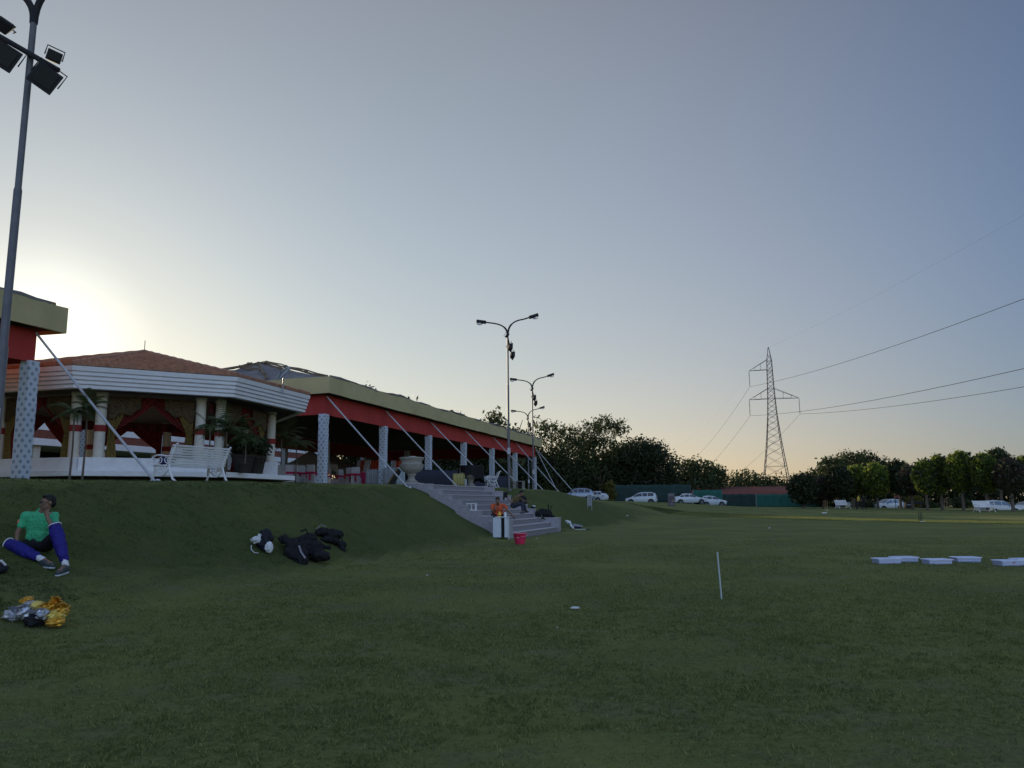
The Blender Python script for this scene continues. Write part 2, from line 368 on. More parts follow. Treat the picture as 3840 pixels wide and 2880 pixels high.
# ------------------------------------------------------------------ materials
M = {}
M['olive'] = mat('olive_cloth', (.47, .41, .22), .85, var=.18, vscale=1.2, bump=.25, bscale=9)
M['red'] = mat('red_cloth', (.43, .05, .045), .85, var=.25, vscale=1.5, bump=.3, bscale=7, stretch=(1, 1, .3))
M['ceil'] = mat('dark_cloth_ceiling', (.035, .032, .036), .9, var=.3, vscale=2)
M['tarp'] = mat('grey_tarpaulin', (.20, .19, .20), .75, var=.35, vscale=1.4, bump=.6, bscale=5)
M['bamboo'] = mat('bamboo_pole', (.20, .155, .10), .7, var=.4, vscale=6)
M['white'] = mat('white_paint', (.76, .77, .80), .55, var=.14, vscale=5, bump=.1)
M['cream'] = mat('cream_plaster', (.62, .59, .52), .7, var=.15, vscale=3, bump=.1)
M['fascia'] = mat('white_painted_boards', (.74, .75, .80), .6, var=.15, vscale=3.5, bump=.1, stretch=(1, 1, 4))
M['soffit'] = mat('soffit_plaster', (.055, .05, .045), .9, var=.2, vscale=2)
M['tile'] = mat('terracotta_tile', (.46, .24, .15), .85, c2=(.24, .12, .085), vscale=7, bump=.3)
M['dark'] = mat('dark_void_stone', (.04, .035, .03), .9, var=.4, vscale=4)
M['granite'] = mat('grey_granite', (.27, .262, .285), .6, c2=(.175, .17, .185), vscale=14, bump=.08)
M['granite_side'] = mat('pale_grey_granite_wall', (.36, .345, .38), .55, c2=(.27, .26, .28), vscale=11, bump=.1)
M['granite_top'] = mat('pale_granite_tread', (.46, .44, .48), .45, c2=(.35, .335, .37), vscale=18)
M['polem'] = mat('lamp_pole_steel', (.14, .14, .155), .5, var=.25, vscale=5)
M['sash'] = mat('maroon_sash', (.25, .03, .028), .8, var=.2, vscale=6)
M['steel'] = mat('galvanised_steel', (.30, .31, .33), .45, var=.25, vscale=6, metal=.6)
M['lampblack'] = mat('dark_lamp_metal', (.035, .035, .04), .85, var=.3, vscale=8, spec=.15)
M['greypole'] = mat('grey_painted_steel', (.46, .47, .52), .5, var=.2, vscale=5)
M['trunk'] = mat('bark', (.15, .125, .10), .9, var=.5, vscale=8, bump=.6, bscale=14)
M['black'] = mat('black_fabric', (.012, .012, .015), .8, var=.4, vscale=12, bump=.3, bscale=30)
M['concrete'] = mat('rough_concrete', (.22, .21, .19), .9, var=.35, vscale=3, bump=.3)
def glass_mat(name, c=(.9, .92, .95), rough=.05):
    m = bpy.data.materials.new(name); m.use_nodes = True; b = m.node_tree.nodes['Principled BSDF']
    b.inputs['Base Color'].default_value = (*c, 1); b.inputs['Roughness'].default_value = rough; b.inputs['Transmission Weight'].default_value = .85
    return m
M['glass'] = glass_mat('lamp_glass')
def printed_cloth(name, ground, spot, cell=.17):
    """pale cloth printed with staggered rows of small ragged flowers, laid out on UVs in metres"""
    m = bpy.data.materials.new(name); m.use_nodes = True; t = m.node_tree; b = t.nodes['Principled BSDF']; L = t.links.new
    def mt(op, a, c=None, d=None):
        n = t.nodes.new('ShaderNodeMath'); n.operation = op
        for i, q in enumerate((a, c, d)):
            if q is None: continue
            if isinstance(q, (int, float)): n.inputs[i].default_value = q
            else: L(q, n.inputs[i])
        return n.outputs[0]
    uv = t.nodes.new('ShaderNodeUVMap'); sp = t.nodes.new('ShaderNodeSeparateXYZ'); L(uv.outputs[0], sp.inputs[0])
    u = mt('DIVIDE', sp.outputs[0], cell); v = mt('DIVIDE', sp.outputs[1], cell * .62)
    row = mt('FLOOR', v); odd = mt('MODULO', row, 2.0)
    u2 = mt('ADD', u, mt('MULTIPLY', odd, .5))
    fu = mt('SUBTRACT', mt('FRACT', u2), .5); fv = mt('MULTIPLY', mt('SUBTRACT', mt('FRACT', v), .5), .62)
    r = mt('SQRT', mt('ADD', mt('MULTIPLY', fu, fu), mt('MULTIPLY', fv, fv)))
    th = mt('ARCTAN2', fv, fu)
    lim = mt('ADD', .215, mt('MULTIPLY', mt('SINE', mt('MULTIPLY', th, 9.0)), .05))
    f = mt('LESS_THAN', r, lim)
    nz = t.nodes.new('ShaderNodeTexNoise'); nz.inputs['Scale'].default_value = 30; L(uv.outputs[0], nz.inputs[0])
    f2 = mt('MULTIPLY', f, mt('ADD', .45, mt('MULTIPLY', nz.outputs[0], .7)))
    mx = t.nodes.new('ShaderNodeMix'); mx.data_type = 'RGBA'; L(f2, mx.inputs[0]); mx.inputs[6].default_value = (*ground, 1); mx.inputs[7].default_value = (*spot, 1)
    L(mx.outputs[2], b.inputs['Base Color']); b.inputs['Roughness'].default_value = .9
    return m
M['print'] = printed_cloth('printed_column_cloth', (.48, .53, .61), (.17, .205, .25), .20)
def uv_by_face(o, off=0):
    me = o.data; uvl = me.uv_layers.new(name='UVMap').data
    for p in me.polygons:
        nrm = p.normal; tx = Vector((-nrm.y, nrm.x, 0)); tx = tx.normalized() if tx.length > .1 else Vector((1, 0, 0))
        for li in p.loop_indices:
            co = me.vertices[me.loops[li].vertex_index].co
            uvl[li].uv = (tx.dot(co) + 3.1 * abs(nrm.x) + off, co.z)
# ------------------------------------------------------------------ pavilions
PA = Vector((X(1206, 30), 30, 0)); PB = Vector((X(2005, 60), 60, 0))
PU = (PB - PA).normalized(); PN = Vector((PU.y, -PU.x, 0)); PL = (PB - PA).length; BAY = PL / 6
PW = 12.0
ZR = P(1206, 1555, 30).z; OC = PA + PN * .5 - PU * .5
ZO = P(1222, 1473, OC.y).z; ZTOP = P(1224, 1411, OC.y).z
def wob(a, b, n, amp, seed):
    r_ = random.Random(seed); a, b = Vector(a), Vector(b)
    return [a.lerp(b, i / n) + Vector((r_.uniform(-1, 1), r_.uniform(-1, 1), r_.uniform(-1, 1))) * (amp if 0 < i < n else 0) for i in range(n + 1)]
def make_pavilion(A, L, W, nb, base_z, label, zfn, braces, peak=1.75, end_hip=4.3, group='tented pavilions on the terrace'):
    """A: near-right column centre; extends L along PU and W along -PN"""
    loc = A + Vector((0, 0, base_z))
    t = empty('pavilion', loc, 0, label, 'pavilion', group)
    def pt(a, b, z): q = A + PU * a - PN * b; return Vector((q.x, q.y, z))
    rz = math.atan2(PU.y, PU.x)
    # fascia: a closed ring of cloth, gently uneven top and bottom
    def ring(out, z0, z1, name, m, th, jag=0.0, seed=1):
        mb = MB(); r_ = random.Random(seed)
        cs = [(-out, -out), (L + out, -out), (L + out, W + out), (-out, W + out)]
        loop = []
        for k in range(4):
            a, b = cs[k], cs[(k + 1) % 4]; n = 36 if k % 2 == 0 else 14
            for i in range(n):
                f = i / n; loop.append((a[0] + (b[0] - a[0]) * f, a[1] + (b[1] - a[1]) * f, i == 0))
        cen = (L / 2, W / 2); vs = []
        for a, b, cor in loop:
            j = 0 if cor else r_.uniform(-1, 1) * jag; w_ = 0 if cor else r_.uniform(-1, 1) * .02
            sx = (1 if a > cen[0] else -1) * th if (abs(a + out) < .01 or abs(a - L - out) < .01) else 0
            sy = (1 if b > cen[1] else -1) * th if (abs(b + out) < .01 or abs(b - W - out) < .01) else 0
            ao, bo = a + w_ * (sx != 0), b + w_ * (sy != 0)
            vs += [pt(ao, bo, z0 + r_.uniform(-1, 1) * .012), pt(ao, bo, z1 + j), pt(a - sx, b - sy, z1 + j), pt(a - sx, b - sy, z0)]
        n = len(loop); fs = []
        for i in range(n):
            p, q = i * 4, ((i + 1) % n) * 4
            for k in range(4): fs.append((p + k, q + k, q + (k + 1) % 4, p + (k + 1) % 4))
        mb.add(vs, fs); return mb.build(name, m, t, off=loc, smooth=True)
    ring(.5, ZO, ZTOP, 'fascia', M['olive'], .06, .035, 5)
    ring(.06, ZR, ZO + .012, 'valance', M['red'], .05, 0, 6)
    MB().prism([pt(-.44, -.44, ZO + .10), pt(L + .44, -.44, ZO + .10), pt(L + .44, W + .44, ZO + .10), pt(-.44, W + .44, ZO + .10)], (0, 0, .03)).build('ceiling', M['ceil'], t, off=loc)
    # sagging tarpaulin hip roof
    def rz_(a, b):
        da = min(a + .45, L + .45 - a) / (end_hip + .45); db = min(b + .45, W + .45 - b) / (W / 2 + .45)
        h = min(da, db, 1.0); sag = .10 * math.sin(a * 1.9) * math.sin(b * 2.3) * h * (1 - h) * 4 - .12 * (1 - abs(2 * h - 1)) * abs(math.sin(a * .72))
        return ZTOP - .06 + peak * h + sag - .03 * noise.noise(Vector((a * 2, b * 2, 0)))
    MB().grid(lambda u, v: pt(-.45 + u * (L + .9), -.45 + v * (W + .9), rz_(-.45 + u * (L + .9), -.45 + v * (W + .9))), int(L * 2.2), 36).build('roof_tarp', M['tarp'], t, off=loc, smooth=True)
    hp = lambda a, b, dz: pt(a, b, ZTOP - .06 + peak * min(min(a + .45, L + .45 - a) / (end_hip + .45), min(b + .45, W + .45 - b) / (W / 2 + .45), 1) + dz)
    R1, R2 = hp(end_hip, W / 2, .02), hp(L - end_hip, W / 2, .02)
    poles = [(hp(-.3, -.3, .03), hp(end_hip + .3, W / 2, .12)), (hp(-.3, W + .3, .03), hp(end_hip + .2, W / 2, .08)), (hp(L + .3, -.3, .05), R2), (R1, R2),
             (hp(0, W * .22, .05), hp(end_hip * .75, W * .45, .1)), (hp(0, W * .65, .06), hp(end_hip * .9, W * .52, .1))]
    k = 0
    while k * 3.6 < L - end_hip * 1.1:
        poles.append((hp(end_hip * .6 + k * 3.6, -.35, .06), hp(end_hip * .7 + k * 3.6, W / 2 + .3, .14))); k += 1
    for i, (a, b) in enumerate(poles):
        mb = MB(); mb.tube(wob(a, b, 10, .03, i + 3), .045, 6)
        mb.tube(wob(a + Vector((0, 0, .05)), b + Vector((.05, 0, .07)), 7, .03, i + 30), .03, 6)
        for f in (.3, .62, .97):      # rope knots
            mb.ball(a.lerp(b, f) + Vector((0, 0, .05)), (.09, .08, .07), 7, 5)
        mb.build('roof_pole', M['bamboo'], t, off=loc, smooth=True)
    # tarp edge rolled along the eave, seen as the ragged top line
    mb = MB(); r_ = random.Random(11)
    pts = [pt(a, -.46, ZTOP + .02 + .055 * math.sin(a * 1.3) * math.sin(a * .37) + r_.uniform(-.02, .02)) for a in np.arange(-.4, L + .4, .4)]
    mb.tube(pts, [.045 + .02 * math.sin(i * .9) for i in range(len(pts))], 6); mb.build('roof_edge', M['tarp'], t, off=loc, smooth=True)
    # wrapped columns
    for i in range(nb + 1):
        for b in ([0, W / 2, W] if i % 2 == 0 else [0, W]):
            q = A + PU * (L * i / nb) - PN * b; zb = zfn(q.x, q.y) - .1 if b == 0 else base_z - .1
            mb = MB(); nseg = 14; rr = random.Random(i * 7 + int(b))
            vs = []; hw = .145
            for s_ in range(nseg + 1):
                z = zb + (ZR + .02 - zb) * s_ / nseg; e = hw + rr.uniform(-.004, .006) + (.012 if s_ == nseg - 1 else 0)
                for cx, cy in ((-1, -1), (1, -1), (1, 1), (-1, 1)):
                    d = PU * cx * e + PN * -cy * e * .96; vs.append(Vector((q.x + d.x, q.y + d.y, z)))
            fs = [(s_ * 4 + k, s_ * 4 + (k + 1) % 4, (s_ + 1) * 4 + (k + 1) % 4, (s_ + 1) * 4 + k) for s_ in range(nseg) for k in range(4)]
            mb.add(vs, fs); o = mb.build('column', M['print'], t, off=loc); uv_by_face(o, i * .37 + b)
    for a, out, dz in braces:
        top = pt(a, -.10, ZO - .06); q = A + PU * a + PN * out; bt = Vector((q.x, q.y, zfn(q.x, q.y) - .08))
        mb = MB().tube([top, top.lerp(bt, .5) + Vector((0, 0, -.02)), bt], .030, 8)
        mb.ball(bt + Vector((0, 0, .07)), (.075, .075, .06), 8, 5)
        mb.build('brace_pole', M['greypole'], t, off=loc, smooth=True)
    return t
rows = [(i * BAY, 3.7, 0) for i in range(7)]
make_pavilion(PA, PL, PW, 6, 2.02, 'long pavilion with olive fascia over red valance, right of the octagonal gazebo', Z, rows + [(PL, 2.2, 0)])
yl = (ZTOP - EYE) / (P(257, 1156, 1).z - EYE)
cL = P(257, 1156, yl); AL = Vector((cL.x, cL.y, 0)) - PN * .5 - PU * .5
print('left pavilion corner', AL, 'ZR,ZO,ZTOP', ZR, ZO, ZTOP, 'yl', yl, proj((AL.x, AL.y, ZR)))
LLEN = 18.0
bq = G(585, 1812, 14); BRL = 3.4
for _ in range(40):
    q_ = AL + PN * BRL; BRL += (X(588, q_.y) - q_.x) * .7; print('brace len', BRL, bq)
make_pavilion(AL - PU * LLEN, LLEN, PW, 4, 1.8, 'nearer olive and red pavilion cut off by the left edge of the photo', Z, [(LLEN, BRL, 0)])
# ------------------------------------------------------------------ octagonal gazebo
GC = Vector((X(506, 24.3), 24.3, 0)); GR = 5.2; A0 = -82
def oc(i, r, z): a = R(A0 + 45 * i); return Vector((GC.x + r * math.cos(a), GC.y + r * math.sin(a), z))
ZFB, ZFT = P(270, 1452, 19.2).z, P(264, 1372, 19.2).z
ZAP = P(509, 1325, 24.3).z
print('gazebo', ZFB, ZFT, ZAP, [proj(oc(i, GR, ZFB)) for i in (-1, 0, 1, 2)])
gz = empty('gazebo', (GC.x, GC.y, 1.85), 0, 'octagonal white gazebo with terracotta tiled roof and red drapes between its columns', 'gazebo')
gl = (GC.x, GC.y, 1.85)
# fascia of lapped boards
mb = MB(); nB = 4
prof = []
for k in range(nB):
    z0 = ZFB + (ZFT - .12 - ZFB) * k / nB; z1 = ZFB + (ZFT - .12 - ZFB) * (k + 1) / nB
    prof += [(GR - .10 + k * .034, z0), (GR - .10 + k * .034 + .010, z1 - .034), (GR - .145 + k * .034, z1 - .030), (GR - .145 + k * .034, z1)]
prof += [(GR + .03, ZFT - .12), (GR + .06, ZFT), (GR - .3, ZFT + .005), (GR - .3, ZFB)]
n = len(prof); vs = [oc(i, r_, z) for i in range(8) for r_, z in prof]
mb.add(vs, [(i * n + k, ((i + 1) % 8) * n + k, ((i + 1) % 8) * n + (k + 1) % n, i * n + (k + 1) % n) for i in range(8) for k in range(n)])
mb.build('fascia', M['fascia'], gz, off=gl)
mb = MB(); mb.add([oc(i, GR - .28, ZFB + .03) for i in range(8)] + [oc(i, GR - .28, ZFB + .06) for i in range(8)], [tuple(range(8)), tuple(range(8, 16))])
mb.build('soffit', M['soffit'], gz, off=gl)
# tiled roof: barrel tiles modelled on each facet
mb = MB()
for i in range(8):
    a, b, c = oc(i, GR + .03, ZFT + .02), oc(i + 1, GR + .03, ZFT + .02), Vector((GC.x, GC.y, ZAP))
    side = (b - a).normalized(); nrm = (b - a).cross(c - a).normalized(); L0 = (b - a).length; H = ((a + b) / 2 - c).length
    rows_ = 20; ntile = 26
    for r_ in range(rows_):
        f0, f1 = r_ / rows_, (r_ + 1) / rows_ + .012
        def fn(u, v, f0=f0, f1=f1, a=a, b=b, c=c, nrm=nrm, side=side, L0=L0):
            f = min(f0 if v < .9 else f1, 1); l, rr_ = a.lerp(c, f), b.lerp(c, f)
            p = l.lerp(rr_, u); s_ = (p - (a + b) / 2).dot(side) / L0 * ntile
            return p + nrm * (0 if v < .1 else (.034 * abs(math.cos(math.pi * s_)) + .050 * (v < .9) + .006))
        w_ = max(6, int(ntile * 5 * (1 - f0)))
        mb.grid(fn, w_, 2)
    mb.tube([a.lerp(c, f) + Vector((0, 0, .05)) for f in np.linspace(0, 1, 24)], [.06 + .015 * (k % 2) for k in range(24)], 7)
mb.build('roof_tiles', M['tile'], gz, off=gl, smooth=True)
MB().add([oc(i, GR - .02, ZFT + .008) for i in range(8)] + [(GC.x, GC.y, ZAP - .03)], [(i, (i + 1) % 8, 8) for i in range(8)] + [tuple(range(8))]).build('roof_deck', M['dark'], gz, off=gl)
MB().tube([(GC.x, GC.y, ZAP), (GC.x, GC.y, ZAP + .42)], .012, 6).build('finial', M['lampblack'], gz, off=gl)
# plinth
ZP0, ZP1, ZP2 = P(300, 1785, 19.6).z, P(300, 1763, 19.6).z, P(400, 1717, 20.3).z
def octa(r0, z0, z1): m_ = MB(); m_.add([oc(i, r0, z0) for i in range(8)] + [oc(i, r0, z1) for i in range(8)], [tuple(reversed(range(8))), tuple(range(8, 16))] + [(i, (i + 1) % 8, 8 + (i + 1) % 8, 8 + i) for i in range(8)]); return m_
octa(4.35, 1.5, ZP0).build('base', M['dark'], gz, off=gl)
octa(4.85, ZP0 + .002, ZP1).build('floor_slab', M['white'], gz, off=gl, bevel=.015)
# low wall on the camera-side bays only
for i in (0, 7, 6, 5, 2, 3):
    a, b = oc(i, 4.45, ZP1), oc(i + 1, 4.45, ZP1)
    f0 = .0
    m_ = MB(); d = (b - a).normalized(); nn = Vector((d.y, -d.x, 0))
    m_.prism([a + nn * .1, b + nn * .1, b - nn * .25, a - nn * .25], (0, 0, ZP2 - ZP1)); m_.build('low_wall', M['white'] if i not in (2, 3) else M['concrete'], gz, off=gl, bevel=.01)
print('plinth', ZP0, ZP1, ZP2)
for i in range(8):
    for s_ in (-.31, .31):
        c = oc(i, 4.0, 0); a = R(A0 + 45 * i + 90); q = c + Vector((math.cos(a), math.sin(a), 0)) * s_
        if i in (2, 3, 4) and s_ < 0: continue
        z0 = ZP1
        m_ = MB().lathe([(.15, z0), (.15, z0 + .1), (.135, z0 + .12), (.135, ZFB - .05), (.15, ZFB - .04), (.15, ZFB + .03)], (q.x, q.y, 0), 16)
        m_.build('column', M['cream'], gz, off=gl, smooth=True)
        m_ = MB().lathe([(.152, z0 + 1.05), (.156, z0 + 1.08), (.156, z0 + 1.2), (.15, z0 + 1.22)], (q.x, q.y, 0), 16); m_.build('column_sash', M['sash'], gz, off=gl, smooth=True)
c = oc(2, 4.0, 0); MB().box((c.x, c.y, (ZP1 + P(1010, 1732, 24.5).z) / 2), (.62, .62, P(1010, 1732, 24.5).z - ZP1), R(8)).build('column_plinth', M['white'], gz, off=gl, bevel=.01)
# drapes: tied-back halves of each bay, red with a gold inner layer and a scalloped net valance
M['gold'] = mat('gold_net_cloth', (.30, .22, .05), .8, c2=(.14, .09, .04), vscale=22, trans=.25)
M['net'] = mat('patterned_net_valance', (.16, .11, .05), .85, c2=(.05, .035, .03), vscale=16, trans=.25)
M['maroon'] = mat('maroon_swag_cloth', (.10, .02, .018), .85, var=.4, vscale=6)
M['drape'] = mat('red_drape_cloth', (.22, .028, .025), .8, var=.35, vscale=5, trans=.15, stretch=(1, 1, .3))
def drape(p_top0, p_top1, tie, foot, zt_, ztie, m, name, amp=.05, fold=7):
    """cloth hung from the segment top0-top1 (nearest its column first) gathered at the tie point, falling to the foot"""
    def fn(u, v):
        top = p_top0.lerp(p_top1, u); top.z = zt_
        tp = tie + (p_top1 - p_top0).normalized() * u * .16; tp.z = ztie
        if v < .72:
            w_ = v / .72; p = top.lerp(tp, w_); p.z = zt_ + (ztie - zt_) * (w_ ** (1.0 + .15 * (1 - u)))
            p.z -= .06 * u * math.sin(math.pi * w_)
        else:
            w_ = (v - .72) / .28; p = tp + (p_top1 - p_top0).normalized() * u * .12 * w_; p.z = ztie + (foot - ztie) * w_
        dd = (p_top1 - p_top0).normalized(); nn = Vector((dd.y, -dd.x, 0))
        return p + nn * (amp * math.sin(u * fold * 6.283) * (1 - .6 * v))
    MB().grid(fn, 56, 26).build(name, m, gz, off=gl, smooth=None, solid=.006)
for i in range(8):
    a, b = oc(i, 4.02, 0), oc(i + 1, 4.02, 0); d = (b - a).normalized(); nn = Vector((d.y, -d.x, 0))
    a1, b1 = a + d * .48, b - d * .48; mid = (a1 + b1) / 2; zt_ = ZFB - .04; ztie = ZP1 + 1.08; ft = ZP1 + .02
    for s0, s1 in ((a1, mid + d * .2), (b1, mid - d * .2)):
        e = (s1 - s0).normalized()
        drape(s0, s1, s0.copy(), ft, zt_, ztie, M['drape'], 'drape')
        drape(s0 + nn * .09, s0 + e * (s1 - s0).length * .42 + nn * .09, s0 + nn * .09, ft, zt_ - .02, ztie - .02, M['gold'], 'gold_drape', .03, 5)
    vf = lambda u, v, a1=a1, b1=b1, nn=nn: (lambda p: Vector((p.x, p.y, zt_ - .02 - v * (.30 + .50 * (abs(2 * u - 1)) ** 1.5 * (1 if u < .5 else 1)))) + nn * (.15 + .02 * math.sin(u * 60)))(a1.lerp(b1, u))
    if i in (7, 0, 1, 6): 
        for q0, q1 in ((a1, a1.lerp(b1, .36)), (b1, b1.lerp(a1, .36))):
            MB().grid(lambda u, v, q0=q0, q1=q1, nn=nn: Vector((q0.lerp(q1, u).x, q0.lerp(q1, u).y, zt_ - .015 - v * (.62 - .25 * u + .05 * math.sin(u * 12)))) + nn * (.15 + .015 * math.sin(u * 50)), 24, 6).build('net_valance', M['net'], gz, off=gl, smooth=None, solid=.005)
for i in (1, 2, 3, 4, 5):
    a, b = oc(i, 3.9, 0), oc(i + 1, 3.9, 0); d = (b - a).normalized(); nn = Vector((d.y, -d.x, 0)); lo = ZFB - P(400, 1612, 28).z
    MB().grid(lambda u, v, a=a, b=b, nn=nn: Vector((a.lerp(b, u).x, a.lerp(b, u).y, ZFB - .03 - v * (lo * (1.0 + .45 * abs(2 * u - 1) ** 1.3)))) + nn * (.05 * math.sin(u * 50) * (.4 + v)), 70, 8).build('hanging_swag', M['maroon'], gz, off=gl, smooth=None, solid=.006)
# ------------------------------------------------------------------ stairs
stt = empty('stone_stairs', (ST0.x, ST0.y, 0), 0, 'broad grey granite stairs with stepped side walls climbing the bank to the terrace', 'stairs')
sl = (ST0.x, ST0.y, 0); RH = 2.03 / NS; TR = SR / NS; PWD = .45
def sp(a, b, z): q = ST0 + U * a - N * b; return Vector((q.x, q.y, z))
for i in range(NS):
    b0 = i * TR
    MB().prism([sp(PWD, b0, -.2 if i < 2 else (i - 2) * RH), sp(SW - PWD, b0, -.2 if i < 2 else (i - 2) * RH), sp(SW - PWD, b0 + TR + .1, -.2 if i < 2 else (i - 2) * RH), sp(PWD, b0 + TR + .1, -.2 if i < 2 else (i - 2) * RH)], (0, 0, (i + 1) * RH - .03 - (-.2 if i < 2 else (i - 2) * RH))).build('step', M['granite'], stt, off=sl)
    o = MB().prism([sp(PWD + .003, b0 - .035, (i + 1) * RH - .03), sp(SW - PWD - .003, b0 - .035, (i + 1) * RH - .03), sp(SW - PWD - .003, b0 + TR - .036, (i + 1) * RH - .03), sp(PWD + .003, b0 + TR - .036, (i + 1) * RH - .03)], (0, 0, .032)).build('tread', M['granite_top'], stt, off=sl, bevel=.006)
for side, a0 in (('l', 0), ('r', SW - PWD)):
    mw = MB(); mc = MB()
    for i in range(1, NS + 1):
        b0 = 0 if i == 1 else i * TR - .02; b1 = (i + 1) * TR - .02; top = min((i + 2) * RH, 2.06)
        if i == NS: b1 = SR + .5
        mw.prism([sp(a0, b0, -.3), sp(a0 + PWD, b0, -.3), sp(a0 + PWD, b1, -.3), sp(a0, b1, -.3)], (0, 0, top + .3 - .03))
        mc.prism([sp(a0 - .012, b0 - .02, top - .03), sp(a0 + PWD + .012, b0 - .02, top - .03), sp(a0 + PWD + .012, b1 - .022, top - .03), sp(a0 - .012, b1 - .022, top - .03)], (0, 0, .03))
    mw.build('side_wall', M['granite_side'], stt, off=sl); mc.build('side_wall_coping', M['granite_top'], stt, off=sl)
# ------------------------------------------------------------------ lamp posts
def make_lamp():
    t = empty('street_lamp', (0, 0, 0), 0, '', 'street lamp', 'double-arm street lamps along the terrace edge')
    H = 7.85
    MB().lathe([(.16, -.2), (.16, .02), (.066, .03), (.066, 2.9), (.054, 2.94), (.054, 5.2), (.044, 5.24), (.044, H)], (0, 0, 0), 14).build('pole', M['polem'], t, smooth=True)
    MB().box((.0, -.13, 1.9), (.16, .14, .32)).build('junction_box', M['greypole'], t, bevel=.01)
    for s in (-1, 1):
        rise = .68 if s < 0 else .90
        pts = [Vector((s * (.01 + 1.12 * f ** 2.2), 0, H - .05 + rise * .98 * (1 - (1 - f) ** 1.9))) for f in np.linspace(0, .86, 12)]
        a = pts[-1]; b = a + Vector((s * .34, 0, .04 if s < 0 else .11)); pts.append(b)
        MB().tube(pts, [.048] * 6 + [.036] * 7, 8).build('arm', M['lampblack'], t, smooth=True)
        d = (b - a).normalized(); rotm = Matrix.Rotation(-math.atan2(d.z, d.x), 3, 'Y')
        hd = MB().box(b + d * .2, (.50, .20, .15), rot=rotm).build('lamp_head', M['lampblack'], t, bevel=.025)
        c = b + d * .28
        bw = MB(); bw.ball(c - Vector((0, 0, .09)), (.16, .095, .10), 12, 8); bw.build('lamp_bowl', M['glass'], hd, smooth=None)
    # cross bar with floodlights
    e = R(-8)
    MB().tube([(-.51, -.09, H - .28), (.45, -.09, H - .83)], .04, 8).build('cross_bar', M['lampblack'], t)
    def flood(c, sx, sz, tilt, yaw, roll=0):
        rt = Matrix.Rotation(yaw, 3, 'Z') @ Matrix.Rotation(roll, 3, 'Y') @ Matrix.Rotation(tilt, 3, 'X')
        c = Vector(c)
        fl = MB(); hx, hz, dp = sx / 2, sz / 2, .09
        vs = [c + rt @ Vector(q) for q in [(-hx, -dp, -hz), (hx, -dp, -hz), (hx, -dp, hz), (-hx, -dp, hz), (-hx * .6, dp, -hz * .5), (hx * .6, dp, -hz * .5), (hx * .6, dp, hz * .7), (-hx * .6, dp, hz * .7)]]
        fl.add(vs, [(0, 1, 2, 3), (7, 6, 5, 4), (0, 4, 5, 1), (1, 5, 6, 2), (2, 6, 7, 3), (3, 7, 4, 0)])
        fo = fl.build('floodlight', M['lampblack'], t, bevel=.01)
        MB().prism([c + rt @ Vector(q) for q in [(-hx * .72, -dp - .004, -hz * .7), (hx * .72, -dp - .004, -hz * .7), (hx * .72, -dp - .004, hz * .7), (-hx * .72, -dp - .004, hz * .7)]], rt @ Vector((0, -.006, 0))).build('glass', M['floodglass'], fo)
        MB().tube([c + rt @ Vector(q) for q in [(-hx - .015, 0, 0), (-hx - .015, 0, hz + .06), (hx + .015, 0, hz + .06), (hx + .015, 0, 0)]], .01, 5).build('bracket', M['lampblack'], fo)
    flood((-.27, -.17, H - .72), .36, .36, R(10), R(30), R(24)); flood((.31, -.17, H - 1.03), .35, .35, R(12), R(34), R(26))
    flood((-.40, -.03, H - .14), .26, .15, R(-50), R(32), R(24)); flood((.30, .04, H - .56), .20, .17, R(12), R(34), R(10))
    return t
M['floodglass'] = mat('flood_glass', (.012, .014, .012), .5, spec=.2)
lamp = make_lamp()
lspots = [(0, 1913, 39.0), (1, 2016, 59.0), (2, 1988, 79.0)]
names = ['double-arm street lamp behind the stairs, second nearest and clear of the trees', 'double-arm street lamp at the far end of the long pavilion', 'farthest and smallest double-arm street lamp, beyond the pavilion roof', 'nearest street lamp with floodlights, at the left edge']
x0 = P(127, 76, 12.9); 
def solve_y(px, py, y):
    for _ in range(60):
        q_ = P(px, py, y); y += (Z(q_.x, y) + 7.85 - q_.z) / max((q_.z - EYE) / y, .05) * .5
    return y
for i, (px, py, y) in enumerate(((1904, 1255, 39), (1996, 1457, 59), (1980, 1567, 79))):
    o = lamp if i == 0 else copy_tree(lamp)
    y = solve_y(px, py, y); q_ = P(px, py, y); print('lamp', i, q_); o.location = (q_.x, y, Z(q_.x, y)); o['label'] = names[i]; o.rotation_euler = (0, 0, R(4))
for q in bpy.data.objects:
    if q.parent and q.parent.name.startswith('street_lamp') and (q.name.startswith('floodlight') or q.name.startswith('cross_bar')): q.rotation_euler = (0, 0, R(76))
P0Y = 12.6
for _ in range(30):
    q_ = P(127, 76, P0Y); P0Y += (Z(q_.x, P0Y) + 7.85 - q_.z) * .8
k = (2.02 + 7.0 - .35)
x = P(127, 76, P0Y).x; print('P0 top z', P(127, 76, P0Y).z, 'ground', Z(x, P0Y), 'P1 junction', proj((X(1913, 39), 39, Z(X(1913, 39), 39) + 7.0)), proj((X(1913, 39)-1.9, 39, Z(X(1913, 39), 39) + 7.6)))
o_p0 = copy_tree(lamp, loc=(x, P0Y, P(127, 76, P0Y).z - 7.85), rz=R(6), label=names[3])
